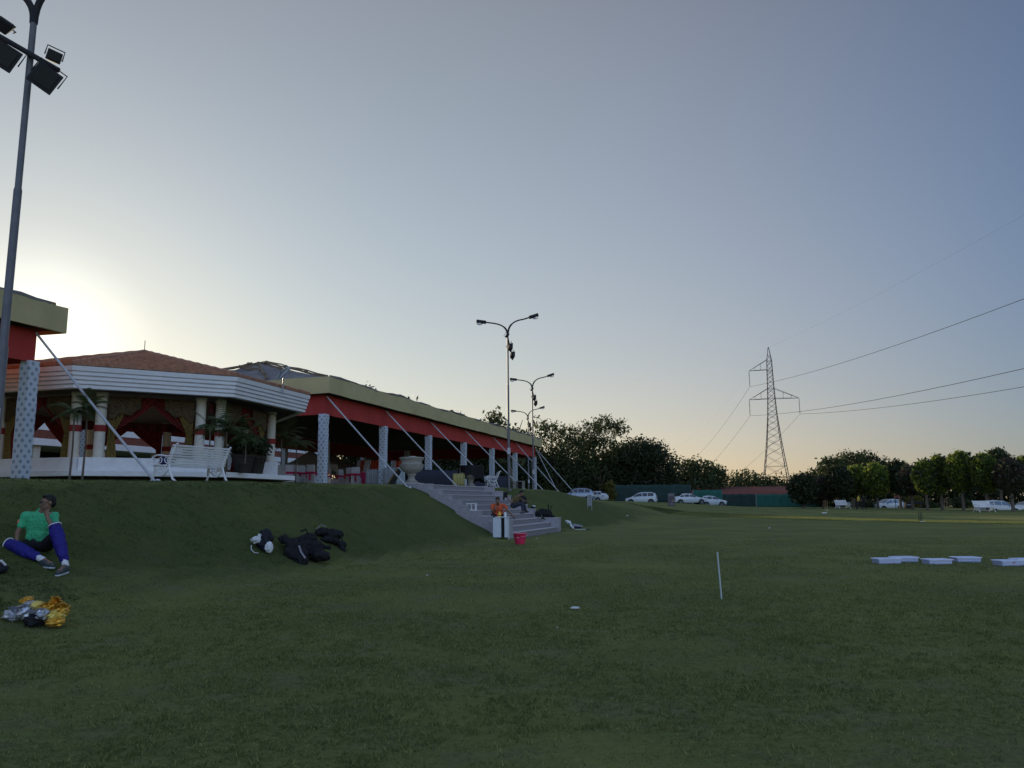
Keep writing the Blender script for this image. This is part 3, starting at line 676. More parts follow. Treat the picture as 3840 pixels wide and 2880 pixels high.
# ------------------------------------------------------------------ pylons and wires
M['lattice'] = mat('lattice_steel', (.13, .12, .12), .6, metal=.3)
M['wire'] = mat('wire', (.05, .05, .055), .5, metal=.5)
M['insul'] = mat('insulator', (.04, .03, .03), .4)
def make_pylon():
    t = empty('pylon', (0, 0, 0), 0, '', 'pylon', 'lattice power pylons')
    # half widths by height, slightly squat lower body
    prof = [(0, 3.1), (5.2, 2.55), (7.6, 2.25), (11, 1.8), (14, 1.48), (17, 1.2), (19.5, 1.0), (22, .86), (24.6, .74), (27.2, .66), (29.6, .60), (32.0, .54), (35.3, .05)]
    mb = MB(); S = lambda z: np.interp(z, [p[0] for p in prof], [p[1] for p in prof])
    cor = [(-1, -1), (1, -1), (1, 1), (-1, 1)]
    for cx, cy in cor: mb.tube([(cx * w_, cy * w_, z) for z, w_ in prof], [.085] * 6 + [.065] * 7, 4)
    zs = [0, 5.2, 7.6, 10, 12, 13.8, 15.4, 16.9, 18.3, 19.6, 20.8, 22, 23.2, 24.4, 25.5, 26.6, 27.7, 28.7, 29.7, 30.8, 32.0, 33.6]
    for k in range(len(zs) - 1):
        z0, z1 = zs[k], zs[k + 1]; w0, w1 = S(z0), S(z1)
        for i in range(4):
            (ax, ay), (bx_, by_) = cor[i], cor[(i + 1) % 4]
            mb.tube([(ax * w0, ay * w0, z0), (bx_ * w1, by_ * w1, z1)], .038, 3, cap=False)
            mb.tube([(bx_ * w0, by_ * w0, z0), (ax * w1, ay * w1, z1)], .038, 3, cap=False)
            if z1 in (5.2, 7.6, 23.2, 25.5, 29.7, 32.0): mb.tube([(ax * w1, ay * w1, z1), (bx_ * w1, by_ * w1, z1)], .045, 3, cap=False)
            if z0 == 0:
                m0 = Vector(((ax + bx_) / 2 * w1, (ay + by_) / 2 * w1, z1))
                for (qx, qy) in ((ax, ay), (bx_, by_)): mb.tube([(qx * S(2.6), qy * S(2.6), 2.6), m0.lerp(Vector((qx * w0, qy * w0, 0)), .5)], .03, 3, cap=False)
    mb.build('tower', M['lattice'], t)
    def arm(s, z, L_):
        w_ = S(z); m_ = MB(); tip = Vector((s * L_, 0, z - .1))
        for cy in (-1, 1):
            m_.tube([(s * w_, cy * w_, z), tip], .05, 4); m_.tube([(s * w_, cy * w_, z + 2.3), tip], .045, 4)
            for f in (.35, .68):
                p = Vector((s * w_, cy * w_, z)).lerp(tip, f); q = Vector((s * w_, cy * w_, z + 2.3)).lerp(tip, f); m_.tube([p, q], .03, 3)
        m_.build('cross_arm', M['lattice'], t)
        m_ = MB(); m_.tube([tip, tip - Vector((0, 0, 3.7))], .04, 5)
        for j in range(11): m_.lathe([(.05, 0), (.16, .04), (.05, .1)], tip - Vector((0, 0, .5 + j * .29)), 8)
        m_.build('insulator_string', M['insul'], t)
    arm(-1, 30.0, 4.6); arm(-1, 23.2, 4.9); arm(1, 23.2, 6.0)
    return t
pyl = make_pylon()
DY = 176.0; T1 = P(2881, 1302, DY); T1.z -= 35.3
print('TIPS', [proj((T1.x+dx*.97, T1.y+dx*math.sin(R(-14)), T1.z+z)) for dx,z in ((-4.6,29.9),(-4.6,26.2),(-4.9,23.1),(6,23.1),(6,19.4))]); print('pylon base z', T1.z, 'arm tips', proj((T1.x - 6, T1.y, T1.z + 22.5)), proj((T1.x + 5.6, T1.y, T1.z + 15.5)))
pyl.location = T1; pyl.rotation_euler = (0, 0, R(-14)); pyl['label'] = 'tall lattice power pylon standing clear against the sky behind the green screen'
T2 = Vector((X(2400, 450), 450, -2)); copy_tree(pyl, loc=T2, rz=R(-6), label='far lattice power pylon hidden among the dark trees')
T0 = Vector((T1.x - 14, -100, -1))
att = [(-4.6, 26.2, 'upper left'), (-4.9, 19.4, 'lower left'), (6.0, 19.4, 'right'), (0, 35.3, 'peak')]
wl = ['power line hung from the upper left arm of the pylon', 'power line hung from the lower left arm of the pylon', 'power line hung from the right arm of the pylon', 'thin earth wire running from the tip of the pylon']
for (dx, dz, nm), lb in zip(att, wl):
    p1 = T1 + Vector((dx * math.cos(R(-14)), dx * math.sin(R(-14)), dz)); p0 = T0 + Vector((dx, 0, dz)); p2 = T2 + Vector((dx, 0, dz))
    pts = []
    for a, b, sag in ((p0, p1, 6.5 if dz < 30 else 5), (p1, p2, 15 if dz < 30 else 12)):
        for i in range(0, 41):
            f = i / 40; p = a.lerp(b, f); p.z -= 4 * sag * f * (1 - f); pts.append(p)
    mb = MB(); mb.tube(pts, (.032 if dz < 30 else .007), 4); o = mb.build('power_line', M['wire'], None)
    tag(o, lb, 'cable', 'wires strung between the pylons')
# ------------------------------------------------------------------ foliage
def leafmat(name, c0, c1, tr=.35):
    m = bpy.data.materials.new(name); m.use_nodes = True; t = m.node_tree; b = t.nodes['Principled BSDF']
    g_ = t.nodes.new('ShaderNodeNewGeometry'); r_ = t.nodes.new('ShaderNodeValToRGB')
    r_.color_ramp.elements[0].color = (*c0, 1); r_.color_ramp.elements[1].color = (*c1, 1)
    t.links.new(g_.outputs['Random Per Island'], r_.inputs[0]); t.links.new(r_.outputs[0], b.inputs['Base Color'])
    b.inputs['Roughness'].default_value = .6; b.inputs['Specular IOR Level'].default_value = .25
    tl = t.nodes.new('ShaderNodeBsdfTranslucent'); t.links.new(r_.outputs[0], tl.inputs[0])
    mx = t.nodes.new('ShaderNodeMixShader'); mx.inputs[0].default_value = tr
    t.links.new(b.outputs[0], mx.inputs[1]); t.links.new(tl.outputs[0], mx.inputs[2]); t.links.new(mx.outputs[0], t.nodes['Material Output'].inputs[0])
    return m
M['leaf_dark'] = leafmat('dark_foliage', (.015, .024, .012), (.05, .065, .028), .25)
M['leaf_mid'] = leafmat('mid_foliage', (.025, .040, .015), (.075, .095, .035), .35)
M['leaf_airy'] = leafmat('pale_foliage', (.045, .06, .025), (.12, .13, .06), .45)
M['leaf_topiary'] = leafmat('topiary_foliage', (.05, .09, .018), (.27, .33, .055), .55)
M['leaf_brown'] = leafmat('brown_twiggy_foliage', (.05, .035, .03), (.12, .085, .07), .25)
M['leaf_gold'] = leafmat('yellow_foliage', (.09, .09, .02), (.20, .18, .04), .5)  # yellow of low sunlight painted into the leaf colour
def leaves(lobes, ncl, per, size, seed, spread=.35, shell=.45, out=0.0):
    """leaf quads gathered in clumps through the volume of ellipsoid lobes [(c, r)]"""
    q = np.random.default_rng(seed); vol = np.array([r_[0] * r_[1] * r_[2] for _, r_ in lobes]) ** (2 / 3); vol /= vol.sum()
    idx = q.choice(len(lobes), ncl, p=vol); C = np.array([c for c, _ in lobes])[idx]; Rr = np.array([r_ for _, r_ in lobes])[idx]
    d = q.normal(size=(ncl, 3)); d /= np.linalg.norm(d, axis=1)[:, None]
    rad = (shell + (1 - shell) * q.random(ncl) ** .6) + out * (q.random(ncl) ** 4)
    cc = C + d * Rr * rad[:, None]
    pts = np.repeat(cc, per, 0) + q.normal(size=(ncl * per, 3)) * spread; n_ = len(pts)
    a = q.normal(size=(n_, 3)); a /= np.linalg.norm(a, axis=1)[:, None]
    b = q.normal(size=(n_, 3)); b -= a * (a * b).sum(1)[:, None]; b /= np.linalg.norm(b, axis=1)[:, None]
    s = size * (.6 + .8 * q.random(n_))[:, None]
    return np.stack([pts - a * s, pts + b * s * .45, pts + a * s, pts - b * s * .45], 1)
BEAM = (42.2, 46.5)
def make_tree(name, loc, lobes, leaf, label, cat='tree', group=None, ncl=900, per=10, size=.22, spread=.35, shell=.45, out=.15, trunk=True, seed=1, tr=.25, crown_name='crown', bark=None):
    t = empty(name, loc, 0, label, cat, group)
    V_ = leaves(lobes, ncl, per, size, seed, spread, shell, out); q_ = V_.mean(1); cc_ = .853 * (q_[:, 0] + loc[0]) + .522 * (q_[:, 1] + loc[1])
    V_ = V_[~((cc_ > BEAM[0]) & (cc_ < BEAM[1]) & (q_[:, 2] + loc[2] > TANEL * (q_[:, 1] + loc[1] - 56) / .853))]      # leaves cut out along a sunward slot to shape the lit strip
    np_mesh(crown_name, V_, 4, M[leaf], t)
    if trunk:
        mb = MB(); zc = min(c[2] - r_[2] for c, r_ in lobes); cx = np.mean([c[0] for c, _ in lobes]); cy = np.mean([c[1] for c, _ in lobes])
        top = Vector((cx, cy, max(zc + .3, .8))); mb.tube([(cx * .2, cy * .2, -.3), (cx * .4, cy * .4, top.z * .5), top], [tr, tr * .8, tr * .65], 8)
        for i, (c, r_) in enumerate(lobes[:9]):
            e = Vector(c); mid = top.lerp(e, .5) + Vector((0, 0, -.1 * r_[2])); mb.tube([top, mid, e + Vector((0, 0, r_[2] * .4))], [tr * .5, tr * .3, .03], 6)
        mb.build('trunk', bark or M['trunk'], t, smooth=True)
    return t
def lobes_px(spec, y, loc, ry=.8):
    """lobes given by where they stand: (px, py, half-width px, half-height px) at depth y, made into real ellipsoids"""
    out = []
    for i, (px, py, hw, hh) in enumerate(spec):
        yy = y + (i % 3 - 1) * 1.2; p = P(px, py, yy) - Vector(loc); k = yy / F
        out.append(((p.x, p.y, p.z), (hw * k, hw * k * ry, hh * k)))
    return out
def tree_at(name, px, y, spec, leaf, label, **kw):
    x = X(px, y); loc = (x, y, Z(x, y)); return make_tree(name, loc, lobes_px(spec, y, loc), leaf, label, **kw)
G1 = 'big trees behind the parked cars'
tree_at('tree', 1930, 84, [(1880, 1590, 55, 45), (1960, 1590, 60, 40), (1850, 1640, 60, 50), (1930, 1660, 80, 60)], 'leaf_airy', 'pale airy tree showing over the far end of the pavilion roof', group=G1, ncl=420, per=9, size=.26, spread=.4, out=.35, seed=2)
tree_at('tree', 2090, 108, [(2060, 1622, 55, 40), (2130, 1636, 40, 36), (2060, 1730, 90, 70), (2150, 1720, 80, 80), (2080, 1800, 110, 60)], 'leaf_mid', 'loose-leaved tree just right of the long pavilion', group=G1, ncl=900, per=9, size=.21, spread=.34, out=.35, seed=3)
tree_at('tree', 2230, 110, [(2210, 1612, 38, 30), (2268, 1592, 46, 26), (2322, 1606, 34, 26), (2190, 1660, 55, 40), (2250, 1690, 85, 60), (2220, 1775, 110, 75)], 'leaf_mid', 'tallest tree with feathery top in the middle of the dark clump', group=G1, ncl=1000, per=9, size=.21, spread=.34, out=.3, seed=4)
tree_at('tree', 2440, 112, [(2395, 1712, 100, 66), (2445, 1700, 60, 46), (2350, 1750, 90, 80), (2470, 1770, 80, 80), (2400, 1820, 140, 60)], 'leaf_dark', 'broad dense dark tree behind the white minivan', group=G1, ncl=2100, per=10, size=.22, spread=.36, shell=.3, out=.10, seed=5)
tree_at('tree', 2230, 118, [(2180, 1800, 130, 80), (2330, 1800, 120, 80), (2080, 1800, 80, 70)], 'leaf_dark', 'low dark tree mass behind the silver car', group=G1, ncl=1500, per=10, size=.28, spread=.5, shell=.2, seed=6)
tree_at('tree', 2000, 114, [(1950, 1760, 90, 90), (1850, 1760, 80, 90), (2040, 1770, 80, 80)], 'leaf_dark', 'dark tree seen under and beyond the far end of the pavilion', group=G1, ncl=1300, per=10, size=.28, spread=.5, shell=.2, seed=7)
tree_at('tree', 2580, 118, [(2560, 1770, 60, 45), (2620, 1780, 60, 50), (2680, 1790, 45, 40), (2600, 1830, 110, 40)], 'leaf_mid', 'spreading tree between the broad dark tree and the pylon', group=G1, ncl=750, per=9, size=.26, spread=.4, out=.35, seed=8)
tree_at('tree', 2780, 122, [(2740, 1810, 40, 25), (2800, 1805, 50, 28), (2860, 1815, 45, 28), (2920, 1815, 40, 28), (2810, 1840, 130, 25)], 'leaf_mid', 'low line of treetops showing above the brick-red shed roof', group=G1, ncl=560, per=8, size=.26, spread=.4, out=.5, seed=9)
# mostly hidden trees added further west, beyond the pavilions, to shade the field
for i, (x, y, h_) in enumerate(WEST):
    lob = [((rnd.uniform(-2.5, 2.5), rnd.uniform(-2, 2), h_ * f), (2.6, 2.4, h_ * .2)) for f in (.45, .6, .75, .82, .4)]
    make_tree('tree', (x, y, Z(x, y)), lob, 'leaf_dark', WLAB[i], group='dark trees beyond the pavilions', ncl=1100, per=10, size=.26, spread=.33, shell=.1, out=.0, seed=20 + i)
# right-hand row
G2 = 'clipped round trees along the right side of the field'
def clipped(px, y, top, hw, hh, leaf, label, seed, trunk_dx=0, dens=1.0):
    hw *= .78; hh *= .80; top += 14
    x = X(px, y); z0 = Z(x, y); k = y / F; cz = P(px, top + hh, y).z - z0
    lob = [((0, 0, cz), (hw * k, hw * k, hh * k)), ((.0, 0, cz - hh * k * .35), (hw * k * .8, hw * k * .8, hh * k * .85))]
    br = leaf == 'leaf_brown'
    t = empty('clipped_tree', (x, y, z0), 0, label, 'tree', G2)
    np_mesh('crown', leaves(lob, int((2300 if br else 1300) * dens), 5 if br else 7, .07 if br else .14, seed, .10 if br else .13, .82 if br else .6, .08), 4, M[leaf], t)
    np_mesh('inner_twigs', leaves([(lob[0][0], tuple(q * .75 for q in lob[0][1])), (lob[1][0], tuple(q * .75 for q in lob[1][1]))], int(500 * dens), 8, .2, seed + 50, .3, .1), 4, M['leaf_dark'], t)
    b = max(cz - hh * k * 1.05, 1.0); MB().tube([(trunk_dx * .5, 0, -.2), (trunk_dx * .2, .05, b * .5), (0, 0, b + .4)], [.17, .13, .11], 8).build('trunk', M['trunk'], t, smooth=True)
    for a in range(4):
        ang = a * 1.6 + seed; e = Vector((math.cos(ang) * hw * k * .6, math.sin(ang) * hw * k * .6, cz)); MB().tube([(0, 0, b), Vector((e.x * .5, e.y * .5, (b + cz) / 2)), e], [.07, .05, .03], 6).build('limb', M['trunk'], t, smooth=True)
    return t
tree_at('tree', 3190, 96, [(3120, 1738, 38, 16), (3190, 1716, 42, 18), (3250, 1722, 40, 18), (3180, 1770, 100, 30), (3310, 1742, 30, 18)], 'leaf_mid', 'taller open-topped tree behind the clipped row, above the white bench', group=G1, ncl=620, per=9, size=.20, spread=.30, out=.35, seed=31)
C = [(3010, 84, 1765, 65, 62, 'leaf_dark', 'dark round clipped tree at the right end of the green screen', 41),
     (3085, 86, 1775, 60, 55, 'leaf_brown', 'greyish bare-twigged round tree beside the dark one at the green screen', 42),
     (3150, 84, 1735, 58, 65, 'leaf_dark', 'dark green clipped tree left of the far white bench', 43),
     (3215, 86, 1735, 55, 65, 'leaf_topiary', 'clipped tree right above the far white bench', 44),
     (3290, 84, 1725, 58, 68, 'leaf_topiary', 'clipped tree above the person in yellow', 45),
     (3375, 84, 1715, 62, 72, 'leaf_dark', 'dark clipped tree above the white car with a blue windscreen', 46),
     (3420, 78, 1735, 45, 60, 'leaf_brown', 'brownish round tree by the red sign board', 47),
     (3475, 74, 1715, 48, 68, 'leaf_topiary', 'bright green clipped tree right of the red sign board', 48),
     (3530, 74, 1698, 46, 75, 'leaf_topiary', 'bright green clipped tree beside the wooden chair', 49),
     (3610, 72, 1680, 58, 82, 'leaf_topiary', 'tall bright green clipped tree left of the slatted bench', 50),
     (3700, 70, 1690, 55, 80, 'leaf_topiary', 'bright green clipped tree above the slatted bench', 51),
     (3755, 76, 1672, 55, 75, 'leaf_mid', 'tallest leafy clipped tree behind the reddish brown one', 52),
     (3795, 68, 1705, 60, 72, 'leaf_brown', 'large reddish brown round tree near the right edge', 53),
     (3860, 70, 1700, 50, 70, 'leaf_topiary', 'green clipped tree cut off by the right edge', 54)]
for c in C: clipped(*c)
# dark undergrowth closing the view behind the rows
def hedge(name, pts, h, thick, label, leaf='leaf_dark', seed=80, nper=60):
    lob = []; x0, y0 = pts[0]
    for (xa, ya), (xb, yb) in zip(pts[:-1], pts[1:]):
        L_ = math.hypot(xb - xa, yb - ya); n_ = max(2, int(L_ / 2.2))
        for i in range(n_):
            f = (i + .5) / n_; hh = h * (.8 + .35 * noise.noise(Vector((xa + (xb - xa) * f, ya, seed)) * .35) + .1)
            x, y = xa + (xb - xa) * f, ya + (yb - ya) * f; lob.append(((x - x0, y - y0, Z(x, y) - Z(x0, y0) + hh * .48), (1.9, thick, hh * .55)))
    o = np_mesh(name, leaves(lob, len(lob) * nper, 8, .26, seed, .4, .25, .2), 4, M[leaf]); o.location = (x0, y0, Z(x0, y0))
    return tag(o, label, 'undergrowth', kind='stuff')
hedge('undergrowth', [(X(3030, 104), 104), (X(3300, 104), 104), (X(3600, 98), 98), (X(4000, 92), 92), (X(4500, 90), 90)], 5.2, 2.2, 'dark wild growth behind the clipped row of trees', seed=81, nper=170)
hedge('undergrowth', [(-55, 95), (-30, 100), (-8, 112), (10, 120), (24, 122), (30, 122)], 4.6, 1.6, 'dark wild growth behind the pavilions and parked cars', seed=82)

for q in bpy.data.objects:
    if q.parent is o_p0 and (q.name.startswith('floodlight') or q.name.startswith('cross_bar')): q.rotation_euler = (0, 0, 0)
# ------------------------------------------------------------------ far setting: hall, sheds, screens
M['brick_red'] = mat('brick_red_sheet', (.22, .075, .055), .8, var=.3, vscale=2, stretch=(8, 1, 1))
M['net_green'] = mat('green_shade_net', (.05, .20, .16), .9, c2=(.035, .15, .12), vscale=1.2, trans=.35)
M['net_dark'] = mat('dark_green_shade_net', (.025, .055, .05), .9, var=.3, vscale=1)
M['pink'] = mat('magenta_cloth', (.42, .02, .08), .8, var=.3, vscale=6)
M['coverw'] = mat('white_chair_cover', (.42, .42, .44), .85, var=.15, vscale=6)
M['stripe_w'] = mat('pale_drape', (.45, .44, .46), .85, var=.2, vscale=5, stretch=(1, 1, .3))
M['stripe_r'] = mat('red_orange_drape', (.42, .06, .03), .85, var=.3, vscale=5)
M['skirt'] = mat('grey_table_skirt', (.26, .28, .30), .85, var=.3, vscale=7, stretch=(4, 4, .2))
M['skirtw'] = mat('pale_blue_skirt', (.42, .50, .54), .85, var=.25, vscale=7, stretch=(4, 4, .2))
M['navy'] = mat('navy_stage_cloth', (.035, .038, .06), .85, var=.3, vscale=4)
M['yellowc'] = mat('yellow_table_skirt', (.40, .36, .14), .85, var=.35, vscale=7, stretch=(4, 4, .2))
M['tent'] = mat('pale_tent_cloth', (.45, .43, .44), .8, var=.15, vscale=2, trans=.2)
M['tentb'] = mat('brownish_tent_cloth', (.20, .16, .15), .8, var=.2, vscale=2)
M['wood'] = mat('bare_wood', (.34, .21, .12), .7, var=.3, vscale=8)
TZ = 2.03
h0, h1 = Vector((-36.5, 22, 0)), Vector((-17.0, 72, 0)); hd = (h1 - h0).normalized(); hn = Vector((-hd.y, hd.x, 0))
hl = empty('banquet_hall', (h0.x, h0.y, 1.9), 0, 'long low hall with a white and brick-red banded fascia, seen through the gazebo', 'building'); ho = (h0.x, h0.y, 1.9)
def hband(z0, z1, nm, m, o_=0): MB().prism([h0 - hn * o_ + Vector((0, 0, z0)), h1 - hn * o_ + Vector((0, 0, z0)), h1 + hn * 10 + Vector((0, 0, z0)), h0 + hn * 10 + Vector((0, 0, z0))], (0, 0, z1 - z0)).build(nm, m, hl, off=ho)
hband(5.75, 6.25, 'parapet', M['white'], .03); hband(5.25, 5.748, 'red_band', M['brick_red']); hband(4.85, 5.248, 'lower_band', M['white'], .05)
hL = (h1 - h0).length
for k in range(12):
    q = h0 + hd * (hL * (k + .5) / 12) + hn * .5; MB().box((q.x, q.y, 3.42), (.42, .42, 2.86), math.atan2(hd.y, hd.x)).build('column', M['cream'], hl, off=ho)
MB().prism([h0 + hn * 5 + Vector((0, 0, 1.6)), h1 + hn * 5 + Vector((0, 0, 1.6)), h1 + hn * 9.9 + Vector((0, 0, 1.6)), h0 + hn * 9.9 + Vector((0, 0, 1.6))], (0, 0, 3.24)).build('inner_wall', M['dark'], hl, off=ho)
for k in range(8):
    q = h0 + hd * (hL * (k + .5) / 8) + hn * 4.95; MB().box((q.x, q.y, 3.1), (1.5, .08, 1.5), math.atan2(hd.y, hd.x)).build('window', M['floodglass'], hl, off=ho)
# pale tents
def tent(px, y, w_, label, zt_=3.55, m=None, pk=.95):
    x = X(px, y); t = empty('canopy_tent', (x, y, TZ), .29, label, 'tent', 'canopy tents behind the long pavilion'); h = w_ / 2; e = zt_ - TZ
    def fn(u, v):
        a, b = u * 2 - 1, v * 2 - 1; r_ = max(abs(a), abs(b)); return Vector((a * h, b * h, e + pk * (1 - r_) ** 1.25))
    MB().grid(fn, 16, 16).build('roof_cloth', m or M['tent'], t, smooth=True, solid=.02)
    mb = MB()
    for s in ((-1, -1), (1, -1), (1, 1), (-1, 1)):
        pass
    for (a, b) in (((-1, -1), (1, -1)), ((1, -1), (1, 1)), ((1, 1), (-1, 1)), ((-1, 1), (-1, -1))):
        mb.grid(lambda u, v, a=a, b=b: Vector(((a[0] + (b[0] - a[0]) * u) * h, (a[1] + (b[1] - a[1]) * u) * h, e - .02 - v * (.34 + .04 * math.sin(u * 40)))), 30, 1)
    mb.build('valance', m or M['tent'], t, solid=.015)
    for s in ((-1, -1), (1, -1), (1, 1), (-1, 1)):
        MB().tube([(s[0] * h * .97, s[1] * h * .97, -.3), (s[0] * h * .97, s[1] * h * .97, e)], .035, 8).build('tent_pole', M['greypole'], t, smooth=True)
tent(1160, 46, 3.0, 'pale pointed tent with straight valance behind the first printed column')
tent(1238, 52, 3.6, 'brownish grey tent to the right of the pale pointed one', m=M['tentb'], zt_=3.6, pk=1.1)
# ---- banquet furniture under the long pavilion
def make_chair():
    t = empty('covered_chair', (0, 0, 0), 0, '', 'chair', 'covered banquet chairs under the long pavilion')
    MB().box((0, 0, .24), (.46, .46, .48), taper=.94).build('seat_cover', M['coverw'], t, bevel=.03)
    MB().box((0, .21, .72), (.44, .08, .50), rot=Matrix.Rotation(R(-6), 3, 'X'), taper=.9).build('back_cover', M['coverw'], t, bevel=.03)
    mb = MB(); mb.box((0, .205, .62), (.475, .125, .10)); mb.ball((0, .29, .62), (.09, .04, .06)); mb.tube([(0, .29, .6), (-.03, .30, .3)], [.035, .05], 6); mb.build('sash', M['pink'], t, bevel=.01)
    return t
ch = make_chair(); first = True
cspots = [(1078, 33.0, .3, 'leftmost'), (1105, 33.6, 3.0, ''), (1126, 34.2, 3.3, ''), (1175, 33.5, 2.7, ''), (1140, 37, 1.0, ''), (1212, 34.5, 3.1, ''), (1250, 38, 2.0, ''), (1318, 36.5, 3.0, ''), (1334, 36.0, 3.2, ''), (1290, 38, 1.2, '')]
clab = ['covered chair with magenta sash nearest the gazebo corner', 'covered chair standing left of the crimson table, second from the gazebo', 'covered chair with its back to the camera, at the crimson round table', 'covered chair close behind the first printed column on its left', 'covered chair on the far side of the crimson round table', 'covered chair just right of the first printed column', 'covered chair at the far dark red table', 'left one of two covered chairs beside the seated person', 'right one of two covered chairs under the seated person', 'covered chair turned sideways by the dark red table']
for k, (px, y, rz, _) in enumerate(cspots):
    x = X(px, y); l = (x, y, TZ - .01)
    if k == 0: ch.location = l; ch.rotation_euler = (0, 0, rz); ch['label'] = clab[0]
    else: copy_tree(ch, loc=l, rz=rz, label=clab[k])
def round_table(px, y, r_, m, label, nm='round_table'):
    x = X(px, y); t = empty(nm, (x, y, TZ), 0, label, 'table', 'round banquet tables under the long pavilion')
    n = 48; vs = []
    for (z, rr, wv) in ((0, r_ * 1.03, .045), (.35, r_ * 1.01, .03), (.72, r_, .004), (.745, r_ * .985, 0)):
        for k in range(n): a = 2 * math.pi * k / n; q = rr * (1 + wv * math.sin(a * 14)); vs.append((q * math.cos(a), q * math.sin(a), z))
    MB().add(vs, [(j * n + k, j * n + (k + 1) % n, (j + 1) * n + (k + 1) % n, (j + 1) * n + k) for j in range(3) for k in range(n)]).build('cloth_skirt', m, t, smooth=None)
    MB().lathe([(r_ * .985, .735), (r_ * .985, .752)], n=n).build('tabletop', m, t)
    return t
round_table(1095, 35.5, .5, M['pink'], 'dark crimson round table behind the leftmost covered chairs')
round_table(1155, 35.5, .55, M['pink'], 'bright crimson round table left of the first printed column')
round_table(1365, 37.5, .55, M['pink'], 'magenta round table beside the seated person')
round_table(1300, 40, .6, M['stripe_r'], 'dark red round table further inside the pavilion')
# draped counters and backdrop
def counter(name, pxa, pxb, y, h, d, m, label, cat='table', grp=None, z0=TZ, yb=None):
    xa, xb = X(pxa, y), X(pxb, yb or y); yb = yb or y; a = Vector((xa, y, 0)); b = Vector((xb, yb, 0)); L_ = (b - a).length; e = (b - a).normalized(); nn = Vector((-e.y, e.x, 0))
    t = empty(name, (xa, y, z0), math.atan2(e.y, e.x), label, cat, grp)
    nf = max(6, int(L_ * 7))
    mb = MB(); mb.grid(lambda u, v: Vector((u * L_, -.02 + .022 * math.sin(u * nf * 6.283) * (1 - v * .8), v * (h - .02))), nf * 8, 3)
    mb.grid(lambda u, v: Vector((L_ + .02 - .02 * math.sin(u * 30) * (1 - v), u * d, v * (h - .02))), 24, 3)
    mb.grid(lambda u, v: Vector((-.02 + .02 * math.sin(u * 30) * (1 - v), (1 - u) * d, v * (h - .02))), 24, 3)
    mb.build('skirt', m, t, smooth=None, solid=.008)
    MB().box((L_ / 2, d / 2, h - .012), (L_ + .06, d + .06, .035)).build('tabletop', m, t, bevel=.008)
    return t
counter('draped_table', 1372, 1420, 35, .80, .7, M['skirt'], 'grey skirted table left of the second printed column', grp='skirted tables under the pavilion')
counter('draped_table', 1440, 1486, 34.5, .84, .8, M['skirt'], 'grey skirted table just right of the second printed column', grp='skirted tables under the pavilion')
counter('draped_table', 1488, 1509, 34.3, .84, .5, M['skirtw'], 'pale blue skirted table beside the stone urn', grp='skirted tables under the pavilion')
counter('stage', 1556, 1716, 38, .92, 2.5, M['navy'], 'low stage with a navy skirt behind the stone urn', 'stage', yb=40)
counter('draped_table', 1700, 1738, 35.6, .60, .5, M['yellowc'], 'yellow skirted table by the urn under the black cloth', grp='skirted tables under the pavilion')
counter('stage', 1725, 1900, 46, .95, 2.0, M['navy'], 'dark skirted platform behind the small white bench', 'stage', yb=50)
# striped backdrop of red and pale drapes
y = 42; xa, xb = X(1336, y), X(1418, y); bk = empty('striped_backdrop', (xa, y, TZ), 0, 'red and white striped cloth backdrop standing left of the second column', 'backdrop')
zt0, zb0 = P(1336, 1726, y).z - TZ, P(1336, 1788, y).z - TZ; W_ = xb - xa
cuts_t = [0, .17, .37, .66, 1.0]; cuts_b = [0, .12, .22, .52, 1.0]
for k in range(4):
    mb = MB(); mb.grid(lambda u, v: Vector(((cuts_t[k] + (cuts_t[k + 1] - cuts_t[k]) * u) * W_ * v + (cuts_b[k] + (cuts_b[k + 1] - cuts_b[k]) * u) * W_ * (1 - v), .05 * math.sin(u * 18), zb0 + (zt0 - zb0) * v)), 16, 6)
    mb.build('drape', M['stripe_w'] if k % 2 == 0 else M['stripe_r'], bk, smooth=None, solid=.01)
for s in (0, W_): MB().tube([(s, .08, -.05), (s, .08, zt0)], .03, 6).build('post', M['greypole'], bk)
y = 41; xa, xb = X(1469, y), X(1530, y); bk2 = empty('striped_backdrop', (xa, y, TZ), 0, 'red and white cloth backdrop showing left of the stone urn', 'backdrop')
W_ = xb - xa
for k, (c0, c1) in enumerate(((0, .22), (.22, 1))):
    MB().grid(lambda u, v: Vector(((c0 + (c1 - c0) * u) * W_, .05 * math.sin(u * 18), .5 + (P(1400, 1728, y).z - TZ - .5) * v)), 16, 6).build('drape', M['stripe_w'] if k == 0 else M['stripe_r'], bk2, smooth=None, solid=.01)
for s in (0, W_): MB().tube([(s, .08, -.05), (s, .08, P(1400, 1728, y).z - TZ)], .03, 6).build('post', M['greypole'], bk2)
# framed board leaning by the urn
y = 31.5; a, b = P(1452, 1818, y), P(1492, 1758, y); x_ = X(1452, y)
t = empty('leaning_frame', (a.x, y, TZ), 0, 'gilt-edged frame leaning at a slant left of the stone urn', 'frame')
dirv = (Vector((b.x, y, b.z)) - Vector((a.x, y, TZ - .02))); off_ = Vector((.10, 0, -.06))
MB().tube([(0, 0, 0), dirv], .03, 4).build('frame_edge', M['gold'], t)
MB().prism([Vector((.03, .02, 0)), Vector((.28, .02, 0)), dirv + Vector((.14, .02, -.12)), dirv + Vector((.03, .02, 0))], (0, .02, 0)).build('panel', M['lampblack'], t)
